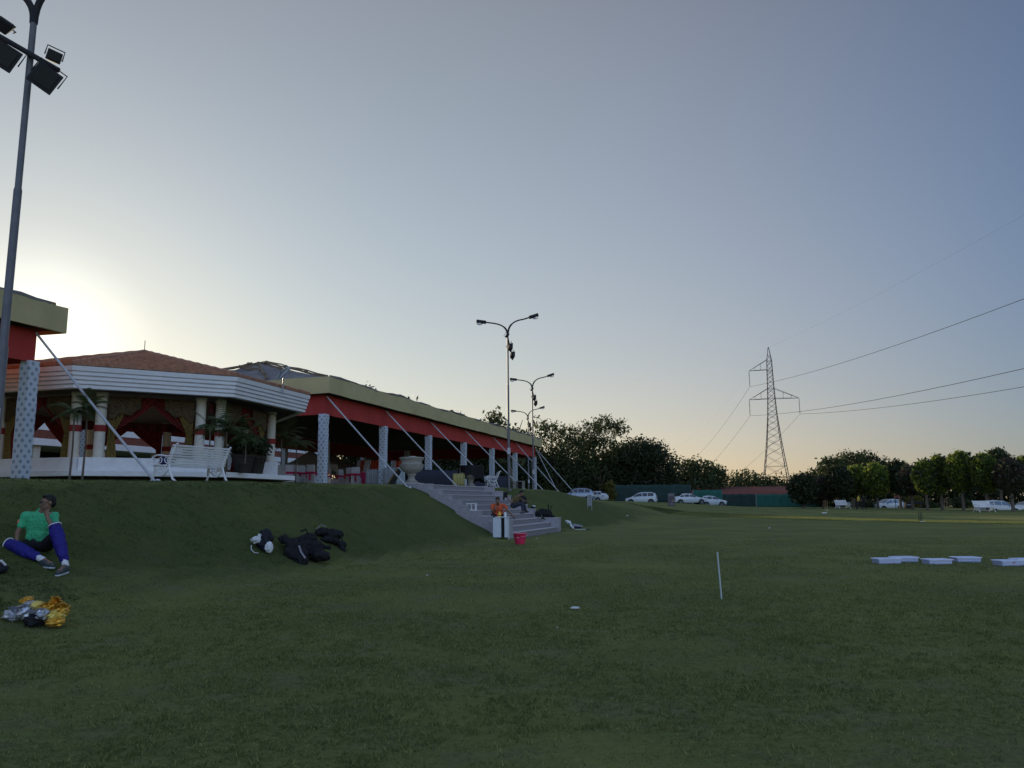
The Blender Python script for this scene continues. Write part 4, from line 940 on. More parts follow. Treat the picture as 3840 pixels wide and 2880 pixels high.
# ---- stone urns flanking the stair head
M['urn'] = mat('carved_sandstone', (.34, .32, .28), .85, c2=(.24, .225, .20), vscale=7, bump=.35)
def make_urn(loc, s, label):
    t = empty('stone_urn', loc, 0, label, 'urn', 'stone urns at the head of the stairs'); t.scale = (s, s, s)
    MB().box((0, 0, .03), (.52, .52, .07)).build('plinth', M['urn'], t, bevel=.01)
    n = 48; prof = [(.20, .06), (.22, .10), (.15, .14), (.115, .22), (.14, .30), (.17, .33), (.155, .36), (.20, .39), (.34, .46), (.42, .56), (.45, .66), (.455, .70), (.40, .715), (.385, .74), (.37, .78), (.39, .84), (.44, .90), (.455, .93), (.45, .96), (.41, .965), (.37, .93), (.34, .80), (.0001, .78)]
    vs = []
    for r_, z in prof:
        for k in range(n):
            a = 2 * math.pi * k / n; fl = .018 * abs(math.sin(a * 12)) if .40 < z < .70 and r_ > .3 else 0; vs.append(((r_ - fl) * math.cos(a), (r_ - fl) * math.sin(a), z))
    MB().add(vs, [(j * n + k, j * n + (k + 1) % n, (j + 1) * n + (k + 1) % n, (j + 1) * n + k) for j in range(len(prof) - 1) for k in range(n)]).build('bowl', M['urn'], t, smooth=True)
    return t
uz = 2.06
u1 = P(1543, 1800, 30.1); make_urn((u1.x, 30.1, uz - .01), 1.06, 'large carved stone urn on the left end of the stair head')
MB_ = MB().lathe([(.15, 0), (.17, .02), (.10, .035), (.0001, .04)], n=20, c=(0, 0, 0)); o = MB_.build('white_dish', M['white'], None, smooth=True); o.location = (u1.x + .03, 30.1, uz + 1.03 - .01); tag(o, 'upturned white dish lying on the rim of the large urn', 'dish')
MB_ = None
u2 = P(1765, 1800, 37.4); make_urn((u2.x, 37.4, uz - .02), 1.02, 'stone urn mostly hidden under a black cloth at the right of the stair head')
# black cloth thrown over the second urn
def cloth(u, v):
    a = u * 2 * math.pi; r_ = .57 * min(v / .35, 1) ** .8 + .05 * math.sin(a * 3 + 1) * v
    dn = max(0, v - .35) / .65; z = 1.05 - .03 * v - dn * (.62 + .16 * math.sin(a + .6) + .07 * math.sin(a * 5))
    r_ += (.04 * math.sin(a * 8) + .03 * math.sin(a * 3)) * dn - .05 * dn
    return Vector((r_ * math.cos(a) * 1.0, r_ * math.sin(a) * .95, z))
o = MB().grid(cloth, 60, 22).build('black_cloth', M['black'], None, smooth=None, solid=.012); o.location = (u2.x + .04, 37.4, uz - .02); tag(o, 'black cloth draped over the right-hand stone urn', 'cloth')
# ---- cast iron benches
def make_bench(nm='garden_bench', L_=1.55):
    t = empty(nm, (0, 0, 0), 0, '', 'bench', 'white slatted garden benches')
    # front is -y, back +y ; backrest leans back
    for k in range(8):
        f = k / 7; p = Vector((0, .20 + .16 * f ** 1.2, .44 + .44 * f)); MB().box(p, (L_, .022, .05), rot=Matrix.Rotation(R(-22), 3, 'X')).build('back_slat', M['white'], t, bevel=.005)
    for k in range(5): MB().box((0, -.24 + k * .095, .415 - .012 * abs(k - 1)), (L_, .07, .022)).build('seat_slat', M['white'], t, bevel=.005)
    for s in (-1, 1):
        x = s * (L_ / 2 - .06); mb = MB()
        def T(pts, r_=.02): mb.tube([Vector((x, a, b)) for a, b in pts], r_, 7)
        T([(-.36, 0), (-.30, .06), (-.25, .20), (-.24, .33), (-.26, .41)], [.028, .024, .024, .022, .02])
        T([(.42, 0), (.34, .05), (.27, .18), (.22, .32), (.20, .42)], [.028, .024, .024, .022, .02])
        T([(-.27, .405), (-.1, .395), (.1, .40), (.20, .42)]); T([(.19, .40), (.25, .58), (.33, .76), (.40, .90), (.44, .93)], .022)
        T([(-.28, .64), (-.20, .66), (-.05, .655), (.10, .63), (.26, .62)], .022)
        T([(-.28, .64), (-.335, .62), (-.33, .57), (-.285, .565), (-.27, .59)], .017)
        T([(-.27, .42), (-.31, .47), (-.28, .52), (-.22, .50), (-.23, .46)], .014); T([(-.20, .42), (-.12, .50), (-.17, .57), (-.25, .56), (-.27, .52)], .013)
        T([(-.14, .44), (-.05, .48), (-.03, .56), (-.09, .60), (-.14, .56), (-.10, .52)], .012); T([(.16, .44), (.08, .47), (.04, .55), (.10, .60), (.16, .57), (.12, .52)], .012)
        T([(-.20, .30), (-.12, .24), (-.02, .16), (.02, .145), (.08, .18), (.16, .27), (.24, .30)], .018)
        T([(-.18, .38), (-.12, .30), (-.04, .31), (-.05, .36), (-.1, .36)], .012); T([(.14, .38), (.10, .29), (.03, .30), (.02, .36), (.07, .37)], .012); T([(0, .17), (-.03, .25), (0, .3), (.04, .25), (.02, .19)], .012)
        mb.build('end_frame', M['white'], t, smooth=True)
    MB().tube([(-L_ / 2 + .06, .0, .15), (L_ / 2 - .06, .0, .15)], .012, 6).build('tie_rod', M['white'], t)
    return t
bn = make_bench()
g1 = P(712, 1800, 18.7); bl = Vector((g1.x, 18.7, 0)); bl.z = Z(bl.x, bl.y) - .01
bn.location = bl; bn.rotation_euler = (0, 0, R(244)); bn.scale = (1.12, 1.05, .93); bn['label'] = 'white slatted bench seen from behind in front of the gazebo, with a bag on it'
q = P(1843, 1800, 41); copy_tree(bn, loc=(q.x, 41, Z(q.x, 41) - .01), rz=R(-84), scale=1.0, label='white bench seen from its end beside the central lamp post')
q = P(3160, 1890, 82); copy_tree(bn, loc=(q.x, 82, Z(q.x, 82)), rz=R(20), scale=1.0, label='small far white bench under the clipped trees, left of the person in yellow')
q = P(3690, 1890, 66); copy_tree(bn, loc=(q.x, 66, Z(q.x, 66)), rz=R(10), scale=1.05, label='far white slatted bench at the right, under the bright green tree')
# bag on the near bench
M['bagred'] = mat('red_bag_cloth', (.30, .02, .03), .8, var=.3, vscale=9); M['bagblue'] = mat('blue_bag_cloth', (.03, .03, .16), .8, var=.3, vscale=9)
bp_ = Matrix.Rotation(R(244), 3, 'Z') @ Vector((.62, -.08, .40)); bb = bl + bp_
t = empty('sports_bag', bb, R(15), 'red and blue bag lying at the left end of the near bench', 'bag')
blob('body', [('e', (0, 0, .10), (.17, .14, .11)), ('e', (.08, .02, .12), (.12, .12, .10)), ('e', (-.08, .0, .07), (.12, .12, .08))], M['bagblue'], t, .02, 2)
blob('flap', [('e', (.04, 0, .19), (.15, .12, .06)), ('e', (.13, .0, .17), (.07, .1, .07))], M['bagred'], t, .018, 2)
# satellite dish on the gazebo roof
c = P(1068, 1412, 23.2); t = empty('satellite_dish', (c.x - .05, 23.2, ZFT + .05), R(0), 'small grey satellite dish on the gazebo roof edge', 'satellite dish')
dm = MB(); rt = Matrix.Rotation(R(32), 3, 'Y') @ Matrix.Rotation(R(62), 3, 'X')
dm.grid(lambda u, v: Vector((0, .05, .36)) + rt @ Vector((v * .10 * math.cos(u * 6.2832), v * .30 * math.sin(u * 6.2832), .10 * v * v)), 28, 6); dm.build('reflector', M['steel'], t, smooth=None, solid=.008)
MB().tube([(0, 0, -.25), (0, .02, .20), (0, .05, .34)], .02, 6).build('mast', M['steel'], t); MB().tube([rt @ Vector((0, -.30, .05)) + Vector((0, .05, .36)), rt @ Vector((0, -.1, .42)) + Vector((0, .05, .36))], .012, 6).build('feed_arm', M['steel'], t)
# ---- palms in pots round the gazebo
M['frond'] = leafmat('palm_frond', (.03, .05, .018), (.10, .13, .045), .35)
def make_palm(loc, h, spread_, label, seed, nf=16, pot=True, lean=(0, 0), grp='slender palms round the gazebo'):
    t = empty('potted_palm' if pot else 'young_palm', loc, 0, label, 'palm', grp); q = random.Random(seed)
    if pot: MB().lathe([(.13, 0), (.17, .20), (.19, .23), (.17, .25), (.16, .22), (.0001, .21)], n=20).build('pot', M['dark'], t, smooth=True)
    top = Vector((lean[0], lean[1], h)); MB().tube([(0, 0, 0), top * .5 + Vector((.02, 0, 0)), top], [.028, .02, .018], 7).build('trunk', M['trunk'], t, smooth=True)
    tri = []
    for k in range(nf):
        az = 2 * math.pi * k / nf + q.uniform(-.25, .25); el = q.uniform(.6, 1.32); L_ = spread_ * q.uniform(.75, 1.1)
        pts = [top + Vector((math.cos(az) * L_ * s, math.sin(az) * L_ * s, L_ * (math.tan(el) * .5 * s - .95 * s * s * (.7 + .3 * math.sin(el))))) for s in np.linspace(0, 1, 12)]
        for i in range(1, 12):
            d = (pts[i] - pts[i - 1]).normalized(); sd_ = d.cross(Vector((0, 0, 1))).normalized(); ll = .36 * spread_ * math.sin(math.pi * min(.97, i / 12 + .08)) 
            for s in (-1, 1):
                for sub in (0, .5):
                    p = pts[i - 1].lerp(pts[i], sub); tip = p + (sd_ * s * .8 + d * .55).normalized() * ll + Vector((0, 0, -.25 * ll)); tri.append([p - d * .014, p + d * .014, tip])
            tri.append([pts[i - 1] + sd_ * .008, pts[i - 1] - sd_ * .008, pts[i]])
    np_mesh('fronds', np.array([[tuple(a) for a in r_] for r_ in tri]), 3, M['frond'], t)
    return t
PZ = ZP1
x = X(912, 22.0); make_palm((x, 22.0, PZ), .95, .75, 'small potted palm beside the last gazebo column', 3, pot=True)
for px, y, h, s, lb, sd, n_ in [(775, 19.6, 1.42, .62, 'young palm rising behind the white bench, before the right-hand pair of gazebo columns', 1, 12), (838, 20.1, 1.35, .80, 'bushy young palm rising behind the right end of the white bench', 2, 18), (255, 17.8, 1.62, .62, 'slender young palm on a thin stem left of the gazebo front columns', 4, 12), (303, 18.0, 1.75, .60, 'slender young palm on a thin stem before the front pair of gazebo columns', 5, 14), (1048, 25.8, 1.55, 1.0, 'young palm standing between the gazebo and the long pavilion', 6, 16), (1105, 27.2, 1.45, .9, 'young palm close to the first printed column', 7, 14)]:
    x = X(px, y); make_palm((x, y, Z(x, y) - .02), h, s, lb, sd, nf=n_, pot=False)
# big dark planters on the gazebo floor
for px, y, w_, lb in [(905, 22.6, .62, 'large dark planter on the gazebo floor behind the bench'), (955, 23.2, .55, 'dark planter beside the white column block')]:
    x = X(px, y); t = empty('planter', (x, y, PZ), 0, lb, 'planter', 'dark planters on the gazebo floor'); MB().lathe([(w_ * .36, 0), (w_ * .5, .45), (w_ * .54, .47), (w_ * .54, .54), (w_ * .46, .54), (w_ * .44, .46), (.0001, .45)], n=24).build('pot', M['dark'], t, smooth=True)
    np_mesh('shrub', leaves([((0, 0, .8), (.32, .32, .32))], 60, 6, .09, int(px), .08), 4, M['leaf_dark'], t)
# ---- low grey blocks at the end of the terrace
def place_box(name, px, py, y, w_, d, h, rz, m, label, cat, grp=None, bev=.02, taper=1.0):
    x = X(px, y); z = Z(x, y); o = MB().box((0, 0, h / 2 - .03), (w_, d, h + .06), taper=taper).build(name, m, None, bevel=bev); o.location = (x, y, z); o.rotation_euler = (0, 0, rz); o['kind'] = 'thing'; return tag(o, label, cat, grp)
place_box('concrete_block', 1942, 1810, 46, .75, .5, .62, .3, M['concrete'], 'worn concrete block behind the foot of the central lamp post', 'block')
t = empty('service_hatch', (X(1948, 43), 43, Z(X(1948, 43), 43)), R(8), 'small grey hatch box with a dark opening by the central lamp post', 'box')
MB().box((0, 0, .42), (.34, .3, .05)).build('lid', M['concrete'], t); MB().box((-.15, 0, .2), (.04, .3, .42)).build('side', M['concrete'], t); MB().box((.15, 0, .2), (.04, .3, .42)).build('side', M['concrete'], t); MB().box((0, .13, .2), (.26, .03, .40)).build('back', M['dark'], t)
place_box('low_wall', 2075, 1850, 66, 3.0, .4, .42, .5, M['concrete'], 'low concrete kerb wall beyond the last brace poles', 'wall')
place_box('low_wall', 2115, 1868, 64, 2.6, .4, .28, .35, M['concrete'], 'lower stretch of kerb wall left of the silver car', 'wall')
for k, (px, y, w_) in enumerate([(2128, 60, .7), (2150, 58.5, .8), (2172, 57.5, .8), (2190, 56.5, .7)]):
    place_box('stone_slab', px, 0, y, w_, .35, .07, .2, M['granite_top'], ['pale slab by the silver car, topmost of the stepping slabs', 'pale slab, second from the top of the stepping slabs', 'pale slab, third from the top of the stepping slabs', 'pale slab nearest the grey banner, lowest of the stepping slabs'][k], 'slab', 'stepping slabs down the end of the bank', bev=.01)
# grey banner on a post
q = G(2212, 1911); t = empty('banner', q, R(10), 'narrow grey banner on two thin legs at the end of the bank', 'banner')
bh = 31 / F * q.y * 1.0
MB().grid(lambda u, v: Vector(((u - .5) * .30 * q.y / 60 * 1.0, .03 * math.sin(u * 3.14), .22 + v * .62)), 8, 4).build('banner_cloth', M['skirt'], t, solid=.01)
for s in (-.12, .12): MB().tube([(s, .01, -.05), (s, .01, .84)], .014, 6).build('leg', M['greypole'], t)
# ---- parked cars
M['paint_w'] = mat('white_car_paint', (.50, .55, .60), .3, coat=.6, spec=.5); M['paint_s'] = mat('silver_blue_car_paint', (.20, .24, .31), .3, metal=.5, coat=.6)
M['paint_d'] = mat('dark_car_paint', (.05, .05, .07), .3, coat=.6)
M['cglass'] = mat('tinted_car_glass', (.012, .015, .022), .08, spec=.9); M['cglass_b'] = mat('blue_reflecting_glass', (.08, .14, .20), .1, spec=.9); M['tyre'] = mat('tyre', (.012, .012, .012), .85); M['rim'] = mat('alloy', (.32, .33, .35), .35, metal=.8)
M['tail'] = mat('tail_light', (.25, .01, .01), .3, spec=.6); M['headl'] = mat('head_light', (.5, .52, .55), .15, spec=.8); M['plate'] = mat('number_plate', (.55, .55, .5), .5)
CARS = {}
def car(px, py, y, rz, paint, kind, label, glass='cglass', scale=1.0, zoff=0.0, rack=False, grp='cars parked beyond the field'):
    x = X(px, y); z = Z(x, y) + zoff; t = empty('parked_car', (x, y, z), rz, label, 'car', grp); t.scale = (scale,) * 3
    if kind == 'suv': L_, W_, prof = 4.4, 1.82, [(-2.2, .55, .72, .72), (-2.12, .34, .92, .92), (-1.35, .28, 1.03, 1.04), (-.95, .26, 1.06, 1.10), (-.25, .26, 1.08, 1.60), (.5, .26, 1.09, 1.67), (1.35, .26, 1.10, 1.62), (1.75, .28, 1.11, 1.50), (2.08, .33, 1.08, 1.12), (2.2, .50, .85, .86)]
    elif kind == 'van': L_, W_, prof = 4.5, 1.76, [(-2.25, .5, .66, .66), (-2.15, .3, .80, .82), (-1.6, .26, .92, .96), (-1.2, .26, .98, 1.12), (-.35, .26, 1.02, 1.62), (.4, .26, 1.04, 1.70), (1.5, .26, 1.06, 1.68), (1.95, .28, 1.05, 1.58), (2.18, .32, 1.0, 1.10), (2.25, .5, .8, .82)]
    elif kind == 'hatch': L_, W_, prof = 3.8, 1.66, [(-1.9, .5, .64, .64), (-1.8, .3, .80, .80), (-1.25, .26, .90, .92), (-.85, .25, .94, 1.02), (-.15, .25, .96, 1.42), (.6, .25, .98, 1.48), (1.3, .26, 1.0, 1.40), (1.65, .28, 1.0, 1.15), (1.85, .34, .92, .94), (1.9, .5, .76, .78)]
    else: L_, W_, prof = 4.6, 1.80, [(-2.3, .48, .60, .60), (-2.2, .3, .78, .78), (-1.5, .25, .88, .90), (-.95, .24, .92, 1.0), (-.15, .24, .94, 1.40), (.45, .24, .95, 1.43), (1.05, .24, .96, 1.36), (1.65, .26, .97, 1.06), (2.15, .32, .93, .95), (2.3, .5, .72, .74)]
    w = W_ / 2; sec = []
    prof2 = []
    for a, b in zip(prof[:-1], prof[1:]):
        for k in range(3): prof2.append([a[i] + (b[i] - a[i]) * k / 3 for i in range(4)])
    prof2.append(list(prof[-1]))
    for (xx, zb, zbelt, zr) in prof2:
        e = abs(xx) / (L_ / 2); ww = w * (1 - .10 * e ** 5 - .06 * e ** 2); wr = ww - .05 - max(0, zr - zbelt) * .30
        sec.append([(xx, -ww * .90, zb), (xx, -ww, zb + .18), (xx, -ww, (zb + zbelt) / 2 + .1), (xx, -ww * .975, zbelt), (xx, -wr, max(zr - .04, zbelt + .005)), (xx, -wr * .8, zr + .01), (xx, 0, zr + .03),
                    (xx, wr * .8, zr + .01), (xx, wr, max(zr - .04, zbelt + .005)), (xx, ww * .975, zbelt), (xx, ww, (zb + zbelt) / 2 + .1), (xx, ww, zb + .18), (xx, ww * .90, zb)])
    m = 13; n_ = len(sec); vs = [p for s in sec for p in s]
    MB().add(vs, [(i * m + k, (i + 1) * m + k, (i + 1) * m + (k + 1) % m, i * m + (k + 1) % m) for i in range(n_ - 1) for k in range(m)] + [tuple(range(m)), tuple(reversed(range((n_ - 1) * m, n_ * m)))]).build('body', M[paint], t, smooth=True)
    iP = lambda xx, j: float(np.interp(xx, [p[0] for p in prof], [p[j] for p in prof]))
    def sidept(xx, f, s):
        e = abs(xx) / (L_ / 2); ww = w * (1 - .10 * e ** 5 - .06 * e ** 2); zb_, zr = iP(xx, 2), iP(xx, 3); wr = ww - .05 - max(0, zr - zb_) * .30
        return Vector((xx, s * ((ww * .975) * (1 - f) + wr * f + .012), zb_ * (1 - f) + (zr - .04) * f))
    gx = [p[0] for p in prof if p[3] - p[2] > .1]; g0, g1_ = prof[3][0] + .12, prof[-3][0] - .12
    cut = [g0, (g0 + g1_) / 2 - .2, (g0 + g1_) / 2 + .55, g1_]
    for s in (-1, 1):
        for a, b in zip(cut[:-1], cut[1:]):
            a2, b2 = a + .05, b - .05; xsn = np.linspace(a2, b2, 6); lo = [sidept(q_, .12, s) for q_ in xsn]; hi = [sidept(q_, .88, s) for q_ in xsn]
            ps = lo + hi[::-1]; fs = [(i, i + 1, 10 - i, 11 - i) for i in range(5)]
            MB().add(ps, fs).build('side_window', M[glass], t, solid=.01)
    def endwin(x0, x1, nm):
        z0_, z1_ = iP(x0, 3), iP(x1, 3); wa = w * .80; wb = w - .05 - max(0, z1_ - iP(x1, 2)) * .30 - .1; d = Vector((x1 - x0, 0, z1_ - z0_)); nn = Vector((-d.z, 0, d.x)).normalized() * (.05 if x1 > x0 else -.05); 
        if nn.z < 0: nn = -nn
        a, b = .12, .86
        ps = [Vector((x0 + d.x * a, -wa, z0_ + d.z * a)) + nn, Vector((x0 + d.x * a, wa, z0_ + d.z * a)) + nn, Vector((x0 + d.x * b, wb, z0_ + d.z * b)) + nn, Vector((x0 + d.x * b, -wb, z0_ + d.z * b)) + nn]
        MB().add(ps, [(0, 1, 2, 3)]).build(nm, M[glass], t, solid=.01)
    endwin(prof[3][0], prof[4][0], 'windscreen'); endwin(prof[-3][0] if kind in ('suv', 'van', 'hatch') else prof[-3][0], prof[-4][0], 'rear_window')
    rw = .34 if kind in ('suv', 'van') else .31
    for sx in (-L_ / 2 + .82, L_ / 2 - .85):
        for s in (-1, 1):
            MB().tube([(sx, s * (w - .25), rw + .02), (sx, s * (w + .012), rw + .02)], rw + .07, 22).build('wheel_arch', M['tyre'], t)
            wh = MB().tube([(sx, s * (w - .20), rw), (sx, s * (w + .03), rw)], rw, 22).build('wheel', M['tyre'], t, bevel=.02)
            rm = MB(); rm.tube([(sx, s * (w + .02), rw), (sx, s * (w + .04), rw)], rw * .28, 12)
            for k in range(7):
                a = k * 2 * math.pi / 7; rm.tube([(sx, s * (w + .038), rw), (sx + math.cos(a) * rw * .66, s * (w + .038), rw + math.sin(a) * rw * .66)], .028, 5)
            rm.tube([(sx + math.cos(a) * rw * .68, s * (w + .038), rw + math.sin(a) * rw * .68) for a in np.linspace(0, 2 * math.pi, 20)], .02, 5); rm.build('rim', M['rim'], wh)
    for s in (-1, 1):
        MB().box((-L_ / 2 + .10, s * (w - .26), iP(-L_ / 2 + .12, 2) - .13), (.16, .34, .13)).build('headlight', M['headl'], t, bevel=.03)
        MB().box((L_ / 2 - .10, s * (w - .20), iP(L_ / 2 - .12, 2) - .12), (.14, .22, .20)).build('tail_light', M['tail'], t, bevel=.03)
        MB().box((prof[3][0] + .3, s * (w + .05), 1.02 if kind in ('suv', 'van') else .94), (.12, .16, .11)).build('mirror', M[paint], t, bevel=.03)
    MB().box((L_ / 2 + .0, 0, .62), (.03, .5, .12)).build('number_plate', M['plate'], t)
    MB().box((0, 0, .27), (L_ * .86, W_ * .9, .10)).build('underbody', M['tyre'], t)
    if rack:
        for s in (-1, 1): MB().tube([(-.2, s * .55, 1.72), (0, s * .55, 1.78), (1.2, s * .55, 1.78), (1.4, s * .55, 1.72)], .02, 6).build('roof_rail', M['lampblack'], t)
    return t
car(2160, 0, 92, R(-2), 'paint_s', 'suv', 'silver-blue five-door car, leftmost of the parked cars', rack=True)
car(2226, 0, 99, R(-35), 'paint_w', 'hatch', 'white hatchback half hidden behind the silver-blue car', scale=.95)
car(2405, 0, 101, R(-14), 'paint_w', 'van', 'white minivan with dark roof box, between the first cars and the poster stand', scale=.90, zoff=-.28)
car(2581, 0, 98, R(180 + 10), 'paint_w', 'sedan', 'white saloon parked just right of the poster stand', scale=.94, zoff=-.1)
car(2668, 0, 104, R(180 + 8), 'paint_w', 'hatch', 'white car with its nose beyond the white saloon, before the green screen', scale=.98, zoff=-.25)
MB().box((X(2412, 101), 101, P(2412, 1853, 101).z), (1.6, .8, .10)).build('roof_box', M['lampblack'], None, bevel=.03)
bpy.data.objects['roof_box'].name = 'roof_board'; tag(bpy.data.objects['roof_board'], 'flat dark carrier on the roof of the white minivan', 'roof carrier')
car(3325, 0, 92, R(12), 'paint_w', 'hatch', 'white car with dark blue glass, just left of the red sign board', glass='cglass_b', zoff=-.45)
car(3740, 0, 76, R(186), 'paint_w', 'hatch', 'white car with blue glass parked behind the slatted bench at the right', glass='cglass_b', zoff=-.55)
car(3880, 0, 80, R(180), 'paint_w', 'sedan', 'white car cut off by the right edge', zoff=-.6)
q = P(3263, 1903, 88); car(3263, 0, 97, R(0), 'paint_w', 'hatch', 'low white car nose left of the car with blue glass', zoff=-.75, scale=.9)
# poster stand
q = G(2518, 1897); t = empty('poster_stand', q, R(3), 'tall dark printed poster stand left of the white saloon', 'poster')
k_ = q.y / F; pw, ph = 25 * k_, 47 * k_
M['poster'] = mat('printed_poster', (.11, .095, .11), .6, c2=(.05, .045, .06), vscale=2.2); M['blush'] = mat('poster_pink', (.24, .14, .15), .6, var=.3, vscale=5); M['pgrey'] = mat('poster_text_grey', (.16, .15, .16), .6)
MB().box((0, 0, ph / 2), (pw, .05, ph)).build('panel', M['poster'], t, bevel=.01); MB().ball((.1, -.03, ph * .38), (pw * .18, .012, pw * .18)).build('printed_face', M['blush'], t)
for k in range(3): MB().box((0, -.028, ph * (.10 + .05 * k)), (pw * (.7 - .1 * k), .008, .05)).build('text_line', M['pgrey'], t)
MB().box((0, -.028, ph * .86), (pw * .8, .008, .18)).build('heading_block', M['pgrey'], t)
MB().tube([(0, .03, ph * .8), (0, .5, -.02)], .02, 6).build('prop', M['greypole'], t)
# green screens
def screen(name, pts, ztop, zbot, m, label, posts=4, seed=0):
    x0, y0 = pts[0]; t = empty(name, (x0, y0, Z(x0, y0)), 0, label, 'screen', 'green net screens at the end of the field'); z0 = Z(x0, y0)
    def at(u):
        f = u * (len(pts) - 1); i = min(int(f), len(pts) - 2); f -= i; return pts[i][0] + (pts[i + 1][0] - pts[i][0]) * f, pts[i][1] + (pts[i + 1][1] - pts[i][1]) * f
    def fn(u, v):
        x, y = at(u); zt_ = ztop(u) + .03 * math.sin(u * 25 + seed); zb_ = Z(x, y) - .05 + zbot
        return Vector((x - x0, y - y0 + .06 * math.sin(u * 40) * math.sin(v * 3.1), zb_ + (zt_ - zb_) * v - z0))
    MB().grid(fn, 40, 6).build('net', m, t, smooth=None, solid=.012)
    for k in range(posts):
        x, y = at(k / (posts - 1)); MB().tube([(x - x0, y - y0 + .1, Z(x, y) - z0 - .2), (x - x0, y - y0 + .1, ztop(k / (posts - 1)) - z0 + .03)], .035, 6).build('post', M['greypole'], t)
    return t
zpx = lambda py, y: P(2700, py + (2700 - 2700) * 0, y).z
yS = 106
screen('net_screen', [(X(2600, yS), yS), (X(2708, yS), yS)], lambda u: P(2600, 1838, yS).z + 0 * u, 0, M['net_green'], 'green net screen behind the white saloon', 3)
screen('net_screen', [(X(2711, yS), yS + .3), (X(2833, yS), yS)], lambda u: P(2760, 1853, yS).z, 0, M['net_dark'], 'dark, almost black net screen with faint pale lettering', 4)
screen('net_screen', [(X(2836, yS), yS), (X(3020, yS), yS - 1)], lambda u: P(2930, 1853, yS).z, 0, M['net_green'], 'long teal net screen below the pylon', 5)
screen('net_screen', [(X(3022, 104), 104), (X(3080, 104), 104)], lambda u: P(3050, 1857, 104).z, 0, M['net_green'], 'short bright green net screen glimpsed between tree trunks', 3)
screen('net_screen', [(X(2300, 107), 107), (X(2440, 107), 107), (X(2590, 107), 107)], lambda u: P(2440, 1818, 107).z, 0, M['net_dark'], 'dark green net screen in deep shade behind the minivan', 6)
cu = bpy.data.curves.new('lettering', 'FONT'); cu.body = 'CRICKET ACADEMY'; cu.size = .62; cu.extrude = .004; cu.align_x = 'CENTER'
fo = bpy.data.objects.new('lettering', cu); col.objects.link(fo); bpy.context.view_layer.update()
me_ = bpy.data.meshes.new_from_object(fo.evaluated_get(bpy.context.evaluated_depsgraph_get())); bpy.data.objects.remove(fo); 
sp_ = [o for o in bpy.data.objects if o.get('label', '').startswith('dark, almost black')][0]
lo = bpy.data.objects.new('lettering', me_); me_.materials.append(mat('faded_lettering', (.06, .065, .06), .8)); link(lo, sp_); lo.rotation_euler = (R(90), 0, 0)
lo.location = (X(2765, yS) - sp_.location.x, -.2, P(2765, 1879, yS).z - sp_.location.z)
dw = lo.dimensions.x if lo.dimensions.x > 0 else 6; bpy.context.view_layer.update(); lo.scale = ((X(2808, yS) - X(2712, yS)) / max(lo.dimensions.x, .1),) * 2 + (1,)
# shed with brick-red sheet roof behind the screens
ya = 112; x0, x1 = X(2560, ya), X(2990, ya); sh = empty('shed', (x0, ya, .4), 0, 'long shed with a brick-red sheet roof behind the green screens', 'shed')
zr1 = P(2800, 1826, ya + 3).z - .4; zr0 = P(2800, 1853, ya).z - .4
MB().grid(lambda u, v: Vector((u * (x1 - x0), v * 4, zr0 - .1 + (zr1 - zr0 + .15) * v + .025 * math.sin(u * 260))), 300, 2).build('roof', M['brick_red'], sh, smooth=None, solid=.02)
MB().box(((x1 - x0) / 2, 2.4, zr0 / 2 - .2), (x1 - x0 - .4, 3.0, zr0 + .3)).build('wall', M['concrete'], sh)
# things along the right-hand edge
q = P(3372, 1905, 86); zq = Z(q.x, 86)
t = empty('notice_board', (q.x, 86, zq), R(4), 'red and purple notice board on posts over a dark cabinet', 'sign')
M['signred'] = mat('faded_red_sign', (.26, .07, .09), .6, c2=(.13, .06, .12), vscale=1.5)
k_ = 86 / F; MB().box((0, 0, P(3372, 1857, 86).z - zq), (27 * k_, .06, 20 * k_)).build('sign_panel', M['signred'], t, bevel=.01)
for s in (-.36, .36): MB().tube([(s, .03, -.1), (s, .03, P(3372, 1850, 86).z - zq)], .035, 6).build('post', M['lampblack'], t)
for dz in (-.1, .06): MB().box((.05, -.034, P(3372, 1857, 86).z - zq + dz), (.5, .008, .05)).build('text_line', M['blush'], t)
t = empty('dark_cabinet', (q.x + .1, 84, Z(q.x + .1, 84)), 0, 'black metal cabinet with a grey bar under the red notice board', 'cabinet')
MB().box((0, 0, .33), (.95, .5, .72)).build('body', M['lampblack'], t, bevel=.02); MB().box((0, -.26, .42), (.8, .03, .05)).build('bar', M['greypole'], t)
# long dark pipe rail
q0, q1 = X(3402, 88), X(3456, 88); t = empty('dark_rail', (q0, 88, Z(q0, 88)), 0, 'thick dark horizontal rail on short posts right of the notice board', 'rail')
MB().box(((q1 - q0) / 2, 0, .62), (q1 - q0, .25, .30)).build('beam', M['lampblack'], t, bevel=.03)
for s in (.1, .9): MB().box(((q1 - q0) * s, 0, .25), (.15, .15, .55)).build('leg', M['lampblack'], t)
# wooden chair frame
q = G(3556, 1905); t = empty('wooden_stool', q, R(8), 'small bare wooden chair under the clipped trees', 'chair'); s_ = q.y / 70
for a, b, h in ((-.22, -.2, .85), (.26, -.2, .45), (-.22, .2, .85), (.26, .2, .45)): MB().box((a * s_, b, h * s_ / 2), (.06, .06, h * s_)).build('leg', M['wood'], t)
MB().box((.02, 0, .46 * s_), (.56 * s_, .46, .05)).build('seat', M['wood'], t); MB().box((-.22 * s_, 0, .80 * s_), (.05, .46, .12)).build('back_rail', M['wood'], t)
